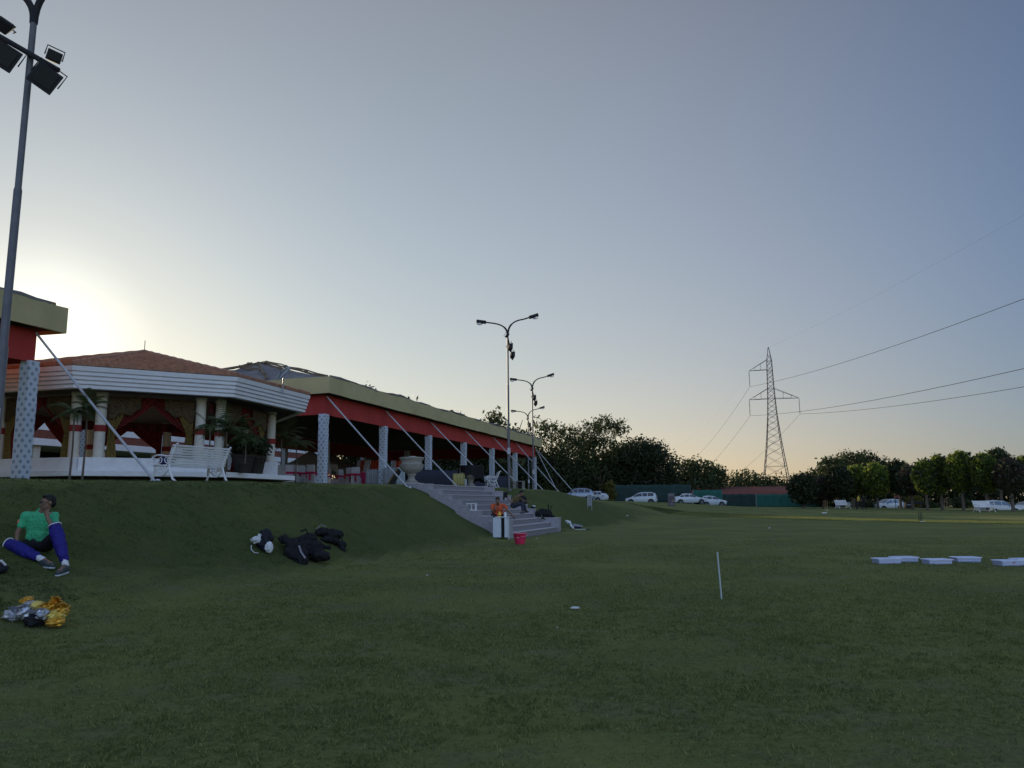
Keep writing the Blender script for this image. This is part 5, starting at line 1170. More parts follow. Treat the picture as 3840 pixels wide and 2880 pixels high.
# shrubs glimpsed under the crowns, yellow sunlight painted into some leaf colours
for k, (px, py, y, r_) in enumerate([(3095, 1838, 100, .9), (3420, 1870, 95, .9), (3600, 1885, 88, .8), (3230, 1880, 97, .7), (2285, 1822, 103, .6), (3260, 1895, 92, .6), (3480, 1893, 90, .5)]):
    c = P(px, py, y); t = empty('bush', (c.x, y, Z(c.x, y)), 0, ['yellow-leaved bush above the teal screen end', 'yellow-green bush right of the notice board', 'olive bush beside the wooden chair', 'low bush beyond the far white bench', 'yellowish bush under the broad dark tree, behind the silver car', 'low olive bush behind the person in yellow', 'small bush between two clipped trunks'][k], 'bush', 'bushes under the tree rows')
    h_ = c.z - Z(c.x, y); np_mesh('foliage', leaves([((0, 0, h_), (r_, r_ * .8, r_ * .7)), ((.3, 0, h_ * .6), (r_, r_ * .8, max(h_ * .5, .3)))], 130, 7, .15, 90 + k, .2, .3), 4, M['leaf_gold' if k in (0, 1, 4) else 'leaf_mid'], t)
    MB().tube([(0, 0, -.1), (0, 0, h_)], .04, 5).build('stem', M['trunk'], t)
# ------------------------------------------------------------------ people
M['skin'] = mat('brown_skin', (.22, .125, .085), .6, var=.12, vscale=8, spec=.4)
M['hair'] = mat('black_hair', (.012, .010, .010), .6, var=.3, vscale=40)
M['eye'] = mat('eye_white', (.5, .48, .45), .3); M['iris'] = mat('iris', (.02, .012, .01), .2)
M['green'] = mat('bright_green_shirt', (.06, .46, .22), .75, var=.25, vscale=6, bump=.35, bscale=10)
M['orange'] = mat('orange_shirt', (.62, .12, .05), .75, var=.25, vscale=6, bump=.3, bscale=10)
M['blackcl'] = mat('black_shorts_cloth', (.012, .012, .016), .8)
M['padblue'] = mat('royal_blue_leg_pad', (.022, .018, .21), .7, var=.25, vscale=9, bump=.3, bscale=12)
M['white_cl'] = mat('white_cloth', (.68, .70, .74), .8, var=.15, vscale=9, bump=.3, bscale=14)
M['shoe'] = mat('dark_trainer', (.07, .085, .09), .6, var=.4, vscale=25); M['sole'] = mat('pale_sole', (.42, .48, .52), .6)
M['olivecl'] = mat('olive_brown_shirt', (.13, .10, .045), .8, var=.3, vscale=8); M['jean'] = mat('dark_jeans', (.03, .035, .055), .8, var=.3, vscale=9)
M['yellow'] = mat('yellow_shirt', (.48, .38, .05), .8, var=.2, vscale=6); M['beard'] = M['hair']
M['frame_m'] = mat('spectacle_frame', (.01, .01, .01), .4)
def basis(fwd, up=Vector((0, 0, 1))):
    f = Vector(fwd).normalized(); r_ = f.cross(up).normalized(); u = r_.cross(f).normalized(); return f, r_, u
def head_prims(c, fwd, s=1.0, up=Vector((0, 0, 1))):
    f, r_, u = basis(fwd, up); Mx = Matrix((r_, f, u)).transposed()
    def o(a, b, d): return c + (r_ * a + f * b + u * d) * s
    e = lambda p, q: ('e', o(*p), tuple(k * s for k in q), Mx)
    pr = [e((0, -.012, .03), (.074, .092, .088)), e((0, .02, -.035), (.060, .070, .075)), e((0, .045, -.082), (.036, .034, .026)),
          e((0, .082, .028), (.055, .016, .011)), ('c', o(0, .080, .018), .008 * s, o(0, .104, -.022), .013 * s), e((-.012, .095, -.028), (.009, .01, .007)), e((.012, .095, -.028), (.009, .01, .007)),
          e((0, .082, -.052), (.024, .013, .006)), e((0, .080, -.062), (.021, .013, .006)), e((-.038, .062, -.012), (.022, .022, .018)), e((.038, .062, -.012), (.022, .022, .018)),
          e((-.078, -.004, -.002), (.010, .018, .030)), e((.078, -.004, -.002), (.010, .018, .030))]
    return pr, o, Mx
def hand_prims(wrist, d, n, s=1.0, curl=.5, side=1, spread_=.18, thumb=.6):
    """palm and five fingers; d: finger direction, n: palm normal (fingers curl towards it), side: +1 thumb on the +x side"""
    d = Vector(d).normalized(); n = Vector(n); n = (n - d * n.dot(d)).normalized(); x = d.cross(n) * side; pr = []
    pc = wrist + d * .048 * s; Mx = Matrix((x, d, n)).transposed()
    pr.append(('e', pc, (.040 * s, .052 * s, .016 * s), Mx)); pr.append(('c', wrist, .024 * s, pc, .022 * s))
    for k, (off, L_) in enumerate([(.030, .070), (.010, .080), (-.011, .074), (-.031, .058)]):
        base = wrist + d * .088 * s + x * off * s; dd = (d + x * (off * 6 * spread_)).normalized(); p = base; a = 0
        for j, f in enumerate((.45, .32, .23)):
            a += curl * (.8 if j == 0 else 1.0) + .06 * k; v = (dd * math.cos(a) + n * math.sin(a)); q = p + v * L_ * f * s
            pr.append(('c', p, (.0095 - j * .0008) * s, q, (.0088 - j * .0009) * s)); p = q
    b = wrist + d * .022 * s + x * .030 * s; v = (d * .62 + x * .70 + n * thumb * .5).normalized(); q = b + v * .038 * s; v2 = (d * .9 + x * .2 + n * thumb).normalized(); q2 = q + v2 * .030 * s
    pr += [('c', b, .013 * s, q, .0105 * s), ('c', q, .0105 * s, q2, .0085 * s)]
    return pr
def limb(a, b, c, r0, r1, r2):
    return [('c', a, r0, b, r1), ('c', b, r1 * 1.02, c, r2)]
def person(name, origin, J, label, tops, legs, s=1.0, voxel=.012, hair_m='hair', glasses=False, sleeves=.55, beard=False, cat='person', hairfront=True, shoes='shoe', long_sleeves=False, hat=None):
    """J: world joint positions head, face (direction), neck, ls rs le re lw rw lh rh lk rk la ra lt rt, hands"""
    t = empty(name, origin, 0, label, cat); O = Vector(origin)
    J = {k: (Vector(v) - O if k not in ('face', 'up', 'hands') else v) for k, v in J.items()}
    hp_, ho_, HM = head_prims(J['head'], J['face'], s, J.get('up', Vector((0, 0, 1))))
    sh = (J['ls'] + J['rs']) / 2; hip = (J['lh'] + J['rh']) / 2; mid = sh.lerp(hip, .5)
    xs_ = (J['rs'] - J['ls']).normalized(); ups = (sh - hip).normalized(); fr = xs_.cross(ups).normalized(); TM = Matrix((xs_, -fr, ups)).transposed()
    hw = (J['rs'] - J['ls']).length / 2
    torso = [('e', sh.lerp(hip, .28), (hw * .86, .115 * s, .19 * s), TM), ('e', sh.lerp(hip, .70), (hw * .82, .125 * s, .17 * s), TM), ('e', hip + ups * .03 * s, (hw * .80, .12 * s, .12 * s), TM),
             ('c', J['ls'].lerp(sh, .12), .052 * s, J['rs'].lerp(sh, .12), .052 * s), ('c', sh + ups * .0, .07 * s, J['head'] - (J['head'] - sh) * .35, .054 * s)]
    neck = [('c', sh, .062 * s, J['head'] - Vector((0, 0, .05 * s)), .052 * s)]
    arms = limb(J['ls'], J['le'], J['lw'], .048 * s, .037 * s, .025 * s) + limb(J['rs'], J['re'], J['rw'], .048 * s, .037 * s, .025 * s)
    leg_ = limb(J['lh'], J['lk'], J['la'], .082 * s, .055 * s, .036 * s) + limb(J['rh'], J['rk'], J['ra'], .082 * s, .055 * s, .036 * s)
    feet = [('c', J['la'], .034 * s, J['lt'], .030 * s), ('c', J['ra'], .034 * s, J['rt'], .030 * s)]
    hands = []
    for w_, d, n, cu_, sd_, th in J['hands']: hands += hand_prims(J[w_], d, n, s * 1.0, cu_, sd_, thumb=th)
    blob('body', torso + neck + hp_ + arms + leg_ + feet + hands, M['skin'], t, voxel, 1)
    # clothing follows the same limbs a little larger
    g_ = .016 * s
    def grow(pr, k=g_): return [(q[0], q[1], q[2] + k, q[3], q[4] + k) if q[0] == 'c' else ('e', q[1], tuple(v + k for v in q[2]), q[3]) for q in pr]
    sl = 1.0 if long_sleeves else sleeves
    slv = []
    for a, b, c in (('ls', 'le', 'lw'), ('rs', 're', 'rw')):
        slv.append(('c', J[a], .066 * s, J[a].lerp(J[b], sl), (.058 if not long_sleeves else .05) * s))
        if long_sleeves: slv.append(('c', J[b], .05 * s, J[b].lerp(J[c], .9), .038 * s))
    top = grow(torso[:2] + torso[3:4]) + [('e', hip + ups * .07 * s, (hw * .84, .135 * s, .10 * s), TM)] + slv
    blob('shirt', top + [('c', sh + ups * .01 - fr * .0, .075 * s, sh + ups * .055 * s, .066 * s)], M[tops], t, voxel, 1, rough=.017 * s, rscale=9)
    bt = grow([torso[2]], .02 * s) + [('c', J['lh'], .100 * s, J['lh'].lerp(J['lk'], .78 if legs[1] else 1), .078 * s), ('c', J['rh'], .100 * s, J['rh'].lerp(J['rk'], .78 if legs[1] else 1), .078 * s)]
    if not legs[1]: bt += [('c', J['lk'], .076 * s, J['lk'].lerp(J['la'], .92), .056 * s), ('c', J['rk'], .076 * s, J['rk'].lerp(J['ra'], .92), .056 * s)]
    blob('shorts' if legs[1] else 'trousers', bt, M[legs[0]], t, voxel, 1, rough=.008 * s, rscale=11)
    for a, b in (('la', 'lt'), ('ra', 'rt')):
        d = (J[b] - J[a]); dn = Vector((d.x, d.y, 0)).normalized(); hl_ = J[a] - Vector((0, 0, .055 * s)) - dn * .03 * s; te = J[b] - Vector((0, 0, .01 * s))
        blob('shoe', [('c', hl_, .045 * s, te, .040 * s), ('c', J[a] - Vector((0, 0, .025 * s)), .050 * s, hl_.lerp(te, .6) + Vector((0, 0, .018)), .044 * s)], M[shoes], t, .012, 1)
    # hair cap, eyes
    hr = [('e', ho_(0, -.022, .048), (.081 * s, .090 * s, .082 * s), HM), ('e', ho_(0, -.055, .0), (.072 * s, .058 * s, .075 * s), HM)]
    if hairfront: hr += [('e', ho_(0, .035, .098), (.058 * s, .045 * s, .024 * s), HM)]
    blob('hair', hr, M[hair_m], t, .009, 1)
    if hat: blob('hat', [('e', ho_(0, -.01, .075), (.092 * s, .105 * s, .06 * s), HM), ('e', ho_(0, .09, .055), (.06 * s, .06 * s, .010 * s), HM)], M[hat], t, .009, 1)
    if beard: blob('beard', [('e', ho_(0, .055, -.085), (.05 * s, .04 * s, .03 * s), HM), ('e', ho_(0, .085, -.043), (.028 * s, .012 * s, .007 * s), HM)], M['beard'], t, .009, 1)
    for sx in (-1, 1):
        eb = MB().ball(ho_(sx * .030, .077, .006), .0125 * s, 10, 8).build('eye', M['eye'], t, smooth=None); MB().ball(ho_(sx * .030, .0865, .006), .0062 * s, 8, 6).build('iris', M['iris'], eb)
        MB().tube([ho_(sx * .016, .094, .024), ho_(sx * .034, .092, .029), ho_(sx * .052, .078, .022)], .0045 * s, 6).build('eyebrow', M['hair'], t)
    if glasses:
        g = MB()
        for sx in (-1, 1):
            g.tube([ho_(sx * .032 + .022 * math.cos(a), .103 - .012 * abs(sx * .032 + .022 * math.cos(a)) / .054, .006 + .017 * math.sin(a)) for a in np.linspace(0, 2 * math.pi, 15)], .0028 * s, 5)
            g.tube([ho_(sx * .054, .092, .01), ho_(sx * .080, .0, .012)], .0026 * s, 5)
        g.tube([ho_(-.011, .104, .01), ho_(.011, .104, .01)], .0026 * s, 5); g.build('glasses', M['frame_m'], t)
    return t, ho_
# --- man in the green shirt, sitting on the bank with leg pads on
Y0 = 11.0
gs = G(150, 2064); Y0 = gs.y; print('green man seat', gs, Z(gs.x, gs.y))
K = Y0
def J_(px, py, dy=0.0): return P(px, py, K + dy)
fl, frr = G(172, 2132), G(231, 2156)
dl, dr = fl.y - K, frr.y - K
J = dict(head=J_(180, 1886, -.02), face=Vector((-.62, -.78, -.04)), ls=J_(98, 1936, .02), rs=J_(204, 1936, .02), le=J_(66, 1998, -.06), re=J_(204, 1990, -.30), lw=J_(62, 2034, -.27), rw=J_(176, 1938, -.28),
         lh=J_(118, 2044, .02), rh=J_(176, 2044, .02), lk=J_(56, 2050, -.30), rk=J_(214, 2000, -.36), la=fl + Vector((-.10, .08, .115)), ra=frr + Vector((-.01, .10, .12)), lt=fl + Vector((.10, -.02, .055)), rt=frr + Vector((.02, -.12, .05)))
J['hands'] = [('lw', J_(48, 2052, -.36) - J_(62, 2034, -.27), Vector((0, .3, -1)), .35, 1, .5), ('rw', Vector((-.25, .22, .95)), Vector((0, 1, .1)), .75, -1, .9)]
t, ho_ = person('person', gs, J, 'seated man in green polo and blue leg pads on the bank, hand at mouth', 'green', ('blackcl', True), voxel=.0085, glasses=True)
Jg = {k: (Vector(v) - gs if k not in ('face', 'hands') else v) for k, v in J.items()}
for k, (a, b) in enumerate((('lk', 'la'), ('rk', 'ra'))):
    A, B = Jg[a], Jg[b]; d = (B - A).normalized(); fwd = Vector((0, -1, .2)); fwd = (fwd - d * fwd.dot(d)).normalized()
    pad = blob('leg_pad', [('c', A - d * .10, .078, A, .092), ('c', A, .092, A.lerp(B, .45), .084), ('c', A.lerp(B, .45), .084, A.lerp(B, .80), .060)] + [('c', A + fwd * .03 + d * .02 * j, .075, A.lerp(B, .74) + fwd * .02, .05) for j in (0, 1)], M['padblue'], t, .010, 1, rough=.014, rscale=14)
    tr_ = MB(); c0 = A - d * .13; q1_, q2_ = d.orthogonal().normalized(), d.cross(d.orthogonal().normalized())
    tr_.tube([c0 + (q1_ * math.cos(a_) + q2_ * math.sin(a_)) * .082 for a_ in np.linspace(0, 2 * math.pi, 20)], .009, 6); tr_.build('white_piping', M['white_cl'], pad)
    blob('sock', [('c', A.lerp(B, .84), .046, B, .046)], M['white_cl'], t, .010, 1)
for a, b in (('la', 'lt'), ('ra', 'rt')):
    d = Jg[b] - Jg[a]; dn = Vector((d.x, d.y, 0)).normalized(); p0 = Jg[a] - Vector((0, 0, .098)) - dn * .04; p1 = Jg[b] - Vector((0, 0, .045)) + dn * .01
    blob('shoe_sole', [('c', p0, .022, p1, .020, 1.0), ('c', p0 + dn.cross(Vector((0, 0, 1))) * .02, .020, p1 + dn.cross(Vector((0, 0, 1))) * .02, .018), ('c', p0 - dn.cross(Vector((0, 0, 1))) * .02, .020, p1 - dn.cross(Vector((0, 0, 1))) * .02, .018)], M['sole'], t, .009, 1)
# collar and sleeve badge
shc = (Jg['ls'] + Jg['rs']) / 2
col_ = MB(); col_.tube([shc + Vector((.062 * math.cos(a) + .0, .062 * math.sin(a) - .01, .062 - .03 * max(0, -math.sin(a)))) for a in np.linspace(-1.2, 4.3, 20)], .014, 6, flat=1.6); col_.build('collar', M['green'], t, smooth=True)
M['badge'] = mat('orange_pink_badge', (.5, .18, .12), .8)
blob('sleeve_badge', [('e', Jg['ls'].lerp(Jg['le'], .35) + Vector((-.042, -.035, .0)), (.024, .022, .045))], M['badge'], t, .009, 1)
# --- stair people
def stairJ(px, py, y): return P(px, py, y)
yo = 29.6; S = stairJ
sc_ = 1.0
J = dict(head=S(1866, 1877, yo - .22), face=Vector((-.05, -1, -.35)), ls=S(1846, 1895, yo - .02), rs=S(1890, 1895, yo - .02), le=S(1846, 1921, yo - .22), re=S(1906, 1917, yo - .12), lw=S(1858, 1908, yo - .36), rw=S(1925, 1936, yo - .3),
         lh=S(1856, 1940, yo + .15), rh=S(1880, 1940, yo + .15), lk=S(1848, 1932, yo - .3), rk=S(1890, 1934, yo - .3), la=S(1850, 1966, yo - .62), ra=S(1890, 1968, yo - .62), lt=S(1846, 1972, yo - .78), rt=S(1892, 1974, yo - .78))
J['hands'] = [('lw', Vector((.2, .25, .9)), Vector((0, 1, 0)), .6, 1, .6), ('rw', Vector((.5, -.3, -.7)), Vector((-.4, -.5, -.3)), .5, 1, .5)]
person('person', S(1868, 1945, yo), J, 'man in an orange shirt leaning forward on the stairs behind the white stand', 'orange', ('blackcl', False), voxel=.012, beard=False)
ym = 31.8
J = dict(head=S(1956, 1850, ym - .1), face=Vector((.75, -.55, -.5)), ls=S(1928, 1868, ym - .15), rs=S(1946, 1866, ym + .15), le=S(1918, 1884, ym - .3), re=S(1966, 1880, ym + .1), lw=S(1900, 1866, ym - .4), rw=S(1982, 1880, ym - .05),
         lh=S(1922, 1896, ym - .1), rh=S(1930, 1896, ym + .15), lk=S(1958, 1888, ym - .15), rk=S(1962, 1886, ym + .12), la=S(1962, 1918, ym - .45), ra=S(1972, 1914, ym - .2), lt=S(1952, 1922, ym - .62), rt=S(1980, 1918, ym - .35))
J['hands'] = [('lw', Vector((-.4, 0, .85)), Vector((.6, -.4, 0)), .6, 1, .5), ('rw', Vector((.9, -.2, -.1)), Vector((0, 0, -1)), .5, 1, .5)]
person('person', S(1935, 1905, ym), J, 'man in an olive shirt and dark jeans bending over on the upper stairs', 'olivecl', ('jean', False), voxel=.012, s=.95)
o = blob('sports_shoe', [('c', S(1900, 1862, ym - .45), .05, S(1893, 1850, ym - .45), .05), ('c', S(1893, 1850, ym - .45), .045, S(1903, 1848, ym - .45), .04), ('c', S(1889, 1872, ym - .45), .04, S(1891, 1856, ym - .45), .045)], M['black'], None, .015, 1)
tag(o, "black shoe held up in the olive-shirted man's raised hand", 'shoe')
# seated figure seen under the pavilion
yp = 37.2
J = dict(head=S(1333, 1752, yp), face=Vector((-.2, 1, -.1)), ls=S(1320, 1768, yp), rs=S(1347, 1768, yp), le=S(1316, 1786, yp + .1), re=S(1351, 1786, yp + .1), lw=S(1322, 1790, yp + .3), rw=S(1346, 1790, yp + .3),
         lh=S(1326, 1800, yp), rh=S(1342, 1800, yp), lk=S(1322, 1800, yp + .45), rk=S(1346, 1800, yp + .45), la=S(1322, 1824, yp + .5), ra=S(1346, 1824, yp + .5), lt=S(1322, 1828, yp + .66), rt=S(1346, 1828, yp + .66))
J['hands'] = [('lw', Vector((.3, .9, 0)), Vector((0, 0, -1)), .3, 1, .4), ('rw', Vector((-.3, .9, 0)), Vector((0, 0, -1)), .3, -1, .4)]
person('person', S(1334, 1800, yp), J, 'dark-clothed person seated with back turned, under the long pavilion by the striped backdrop', 'blackcl', ('blackcl', False), voxel=.015, long_sleeves=True)
# far walking people
def walker(px, y, h, top, leg, label, dirx, facing, ph=1, stretch=.34):
    x = X(px, y); z = Z(x, y); s = h / 1.72; f = Vector(facing).normalized(); r_ = Vector((f.y, -f.x, 0)); b = Vector((x, y, z))
    W = lambda a, c, u: b + (r_ * a + f * c) * s + Vector((0, 0, u * s))
    J = dict(head=W(0, .03, 1.60), face=f, ls=W(-.19, 0, 1.40), rs=W(.19, 0, 1.40), le=W(-.24, -.10, 1.12), re=W(.24, .08, 1.12), lw=W(-.22, .02, .90), rw=W(.22, .28, .96),
             lh=W(-.09, 0, .92), rh=W(.09, 0, .92), lk=W(-.10, stretch * .55, .50), rk=W(.10, -stretch * .25, .50), la=W(-.10, stretch, .10), ra=W(.10, -stretch, .12), lt=W(-.10, stretch + .16, .05), rt=W(.10, -stretch + .14, .05))
    J['hands'] = [('lw', Vector((0, 0, -1)), f, .4, 1, .4), ('rw', Vector((f.x, f.y, -.6)), Vector((0, 0, 1)), .4, -1, .4)]
    return person('person', b, J, label, top, (leg, False), s=s, voxel=.02)
walker(3219, 76, 1.5, 'yellow', 'blackcl', 'person in a yellow shirt and dark trousers walking across the far lawn', 1, (.85, -.4, 0))
walker(3237, 78, 1.45, 'blackcl', 'blackcl', 'person all in black walking just right of the one in yellow', 1, (.9, .3, 0))
# ------------------------------------------------------------------ small things on the lawn and stairs
M['foil'] = mat('silver_foil', (.55, .57, .62), .28, var=.3, vscale=9, metal=.75, bump=.6, bscale=16)
M['foilgold'] = mat('gold_foil', (.75, .42, .06), .28, var=.4, vscale=9, metal=.7, bump=.6, bscale=16)
M['foilyel'] = mat('yellow_foil', (.80, .62, .16), .35, var=.25, vscale=9, metal=.4, bump=.4, bscale=14)
M['crate'] = mat('pale_blue_plastic', (.50, .56, .78), .45, var=.08, vscale=6, trans=.2); M['stick'] = mat('pale_plastic_rod', (.46, .54, .54), .5, var=.15, vscale=10)
M['bucket'] = mat('magenta_pink_plastic', (.62, .03, .10), .35, var=.1, vscale=5, spec=.5)
M['neon'] = mat('neon_green_plastic', (.05, .75, .18), .5); M['fridge'] = mat('white_board', (.62, .67, .74), .5, var=.1, vscale=6)
M['mango'] = mat('yellow_orange_label', (.85, .50, .06), .5); M['navyb'] = mat('dark_navy_bag_cloth', (.012, .014, .024), .7, var=.4, vscale=12, bump=.4, bscale=20)
def crumple(name, loc, r_, m, seed, parent=None, k=1.0, off=None, spikes=.45):
    q = random.Random(seed); mb = MB(); n, m_ = 16, 11; vs = []
    R_ = Vector(r_); ph = Vector((q.uniform(0, 9), q.uniform(0, 9), q.uniform(0, 9)))
    for j in range(m_ + 1):
        a = math.pi * j / m_
        for i in range(n):
            b_ = 2 * math.pi * i / n; d = Vector((math.sin(a) * math.cos(b_), math.sin(a) * math.sin(b_), -math.cos(a)))
            f = 1 + spikes * noise.noise(d * 2.6 * k + ph) + spikes * .7 * noise.noise(d * 6 * k + ph); vs.append(Vector(loc) + Vector((d.x * R_.x, d.y * R_.y, d.z * R_.z)) * f)
    mb.add(vs, [(j * n + i, j * n + (i + 1) % n, (j + 1) * n + (i + 1) % n, (j + 1) * n + i) for j in range(m_) for i in range(n)])
    return mb.build(name, m, parent, off=off)
# pile of foil balloons
f0 = G(140, 2345); kf = f0.y / F; print('foil', f0)
def fl_(px, py, w_, h_, m, label, seed, dy=0.0, sp=.5):
    c = P(px, py, f0.y + dy); c.z = max(c.z, Z(c.x, c.y) + h_ * kf * .45)
    o = crumple('foil_balloon', (0, 0, 0), (w_ * kf / 2, .10, h_ * kf / 2), m, seed, spikes=sp); o.location = c; tag(o, label, 'foil balloon', 'deflated foil balloons heaped on the grass')
    q = random.Random(seed + 70); a0 = q.uniform(.3, 2.6); fan = MB(); R_ = max(w_, h_) * kf * .75
    for k_ in range(9):
        a1 = a0 + (k_ - 4) * .16; p1 = Vector((math.cos(a1) * R_, -.04 + .03 * (-1) ** k_, math.sin(a1) * R_ * .8)); a2 = a1 + .15; p2 = Vector((math.cos(a2) * R_ * .9, -.04 - .03 * (-1) ** k_, math.sin(a2) * R_ * .75))
        fan.add([(0, -.02, 0), p1, p2], [(0, 1, 2)])
    if seed in (1, 3, 7, 8, 9, 11): fan.build('pleated_neck', m, o, solid=.002)
    return o
fl_(52, 2308, 58, 46, M['foil'], 'crumpled silver foil balloon at the far left of the heap', 1)
fl_(64, 2282, 44, 16, M['foil'], 'thin upper tuft of silver foil at the left of the heap', 2, .05)
fl_(102, 2297, 54, 42, M['foil'], 'crumpled silver foil balloon second from the left, in front of the yellow one', 3, -.03)
fl_(101, 2250, 32, 22, M['foilgold'], 'small gold foil balloon on top at the left of the heap', 4, .08)
fl_(110, 2266, 28, 26, M['foil'], 'small silver foil piece just under the upper gold balloon', 5, .06)
fl_(142, 2274, 48, 38, M['foilyel'], 'smooth folded yellow foil sheet in the middle of the heap', 6, .03, .25)
fl_(162, 2304, 42, 40, M['foil'], 'bluish silver foil rosette in the middle front of the heap', 7, -.06)
fl_(184, 2280, 36, 26, M['foilgold'], 'dull gold foil piece right of the yellow sheet', 8, .04)
fl_(206, 2262, 34, 46, M['foilgold'], 'gold foil balloon standing up at the top right of the heap', 9, .09)
fl_(212, 2308, 56, 40, M['foilyel'], 'yellow and gold foil balloon at the right front of the heap', 10, -.05)
fl_(240, 2288, 26, 44, M['foilgold'], 'bright gold foil balloon at the far right of the heap', 11, .02)
fl_(206, 2332, 62, 34, M['foilgold'], 'dark gold foil balloon lying lowest at the right of the heap', 12, -.12, .3)
c = P(140, 2322, f0.y - .02); o = crumple('black_bag', (0, 0, 0), (34 * kf, .16, 26 * kf), M['black'], 13, spikes=.3); o.location = (c.x, c.y, Z(c.x, c.y) + .06); tag(o, 'black bag lying under the heap of foil balloons', 'bag')
# dark thing with pale strap at the left edge
e0 = G(-14, 2150); t = empty('kit_bag', e0, 0, 'dark blue bag with a pale strap at the left edge beside the seated man', 'bag')
blob('body', [('e', (-.13, .05, .08), (.16, .16, .11)), ('e', (.0, .05, .05), (.10, .12, .07))], M['navyb'], t, .018, 2)
MB().tube([(-.06, -.12, .03), (-.03, -.08, .10), (.02, -.05, .15), (.05, .0, .16), (.08, .05, .10)], .016, 6).build('strap', M['white_cl'], t, smooth=True)
# black bags on the bank
def bag(px, py, label, prims, mm='black', extras=None, cat='bag', grp='dark bags lying on the bank', voxel=.025):
    b = G(px, py); t = empty('duffel_bag', b, 0, label, cat, grp); k_ = b.y / F
    def V_(dx, up, dy=0): x, y = b.x + dx * k_, b.y + dy; return Vector((dx * k_, dy, Z(x, y) - b.z + up * k_))
    pr = []
    for q in prims:
        if q[0] == 'e': pr.append(('e', V_(q[1][0], q[1][1] * .78, *q[1][2:]), (q[2][0] * k_ * 1.08, q[2][1] * k_ * .9, q[2][2] * k_ * .80), Matrix.Rotation(q[3], 3, 'Y') if len(q) > 3 else None))
        else: pr.append(('c', V_(*q[1]), q[2] * k_, V_(*q[3]), q[4] * k_))
    blob('body', pr, M[mm], t, voxel, 1, rough=.075, rscale=5.5); return t, V_, k_
t, V_, k_ = bag(985, 2060, 'navy kit bag with white cloth spilling out, leftmost of the dark bags', [('e', (-14, 34, .3), (32, 30, 24), .3), ('e', (0, 26), (26, 34, 22), .2), ('e', (-25, 50, .45), (20, 18, 12)), ('c', (-2, 48, .1), 12, (14, 18, -.15), 12), ('e', (12, 18), (24, 24, 18))], 'navyb')
crumple('white_cloth', V_(-18, 30, -.12), (17 * k_, .12, 12 * k_), M['white_cl'], 3, t, 1.2, spikes=.3); crumple('white_cloth', V_(32, 26, -.15), (14 * k_, .1, 20 * k_), M['white_cl'], 5, t, 1.2, spikes=.25); crumple('white_cloth', V_(-8, 48, -.1), (6 * k_, .05, 7 * k_), M['white_cl'], 6, t)
MB().tube([V_(-24, 14, -.3), V_(-20, 4, -.36), V_(-6, 0, -.4), V_(8, 4, -.38)], .008, 5).build('cord', M['white_cl'], t)
t, V_, k_ = bag(1130, 2092, 'largest black duffel bag, slumped in the middle of the dark bags', [('e', (-62, 42, .15), (36, 30, 18), .2), ('e', (-15, 52, .4), (44, 34, 28), -.1), ('e', (5, 66, .6), (26, 22, 20)), ('e', (30, 62, .6), (26, 20, 12), .5), ('e', (62, 34, .1), (32, 34, 30), .2), ('e', (-8, 18, -.2), (40, 36, 32), .3), ('e', (16, 12, -.35), (24, 24, 22)), ('c', (-30, 26, 0), 24, (40, 44, .2), 26), ('c', (44, 54, .5), 8, (80, 52, .5), 7)])
MB().tube([V_(0, 50, -.2), V_(18, 40, -.4), V_(36, 26, -.45)], .022, 6, flat=.5).build('zip_band', M['steel'], t, smooth=True)
MB().tube([V_(-20, 78, .3), V_(-6, 90, .4), V_(8, 82, .3)], .02, 6).build('handle', M['black'], t, smooth=True)
t, V_, k_ = bag(1232, 2036, 'black backpack lying on its side, rightmost of the dark bags', [('e', (-30, 26, .1), (26, 26, 16)), ('e', (5, 28, .2), (36, 30, 26)), ('e', (32, 18, .1), (26, 26, 16), .5), ('e', (-8, 10, 0), (30, 28, 12)), ('c', (48, 8, 0), 6, (60, 2, -.05), 3)])
MB().tube([V_(-42, 30, -.1), V_(-30, 48, 0), V_(-10, 54, 0)], .012, 6).build('strap', M['steel'], t, smooth=True); MB().tube([V_(24, 46, .1), V_(40, 44, .1), V_(48, 30, .1), V_(44, 20, .05)], .018, 6).build('strap', M['black'], t, smooth=True)
# pale rod standing in the lawn
b = G(2707, 2247); tp = P(2690, 2072, b.y + .02)
t = empty('marker_rod', b, 0, 'thin pale rod stuck upright in the lawn, leaning slightly', 'rod'); MB().tube([(0, 0, -.08), tp - b], .0115, 10).build('rod', M['stick'], t, smooth=True)
MB().tube([(tp - b) * .985, (tp - b) * 1.01], .0135, 10).build('cap', M['stick'], t)
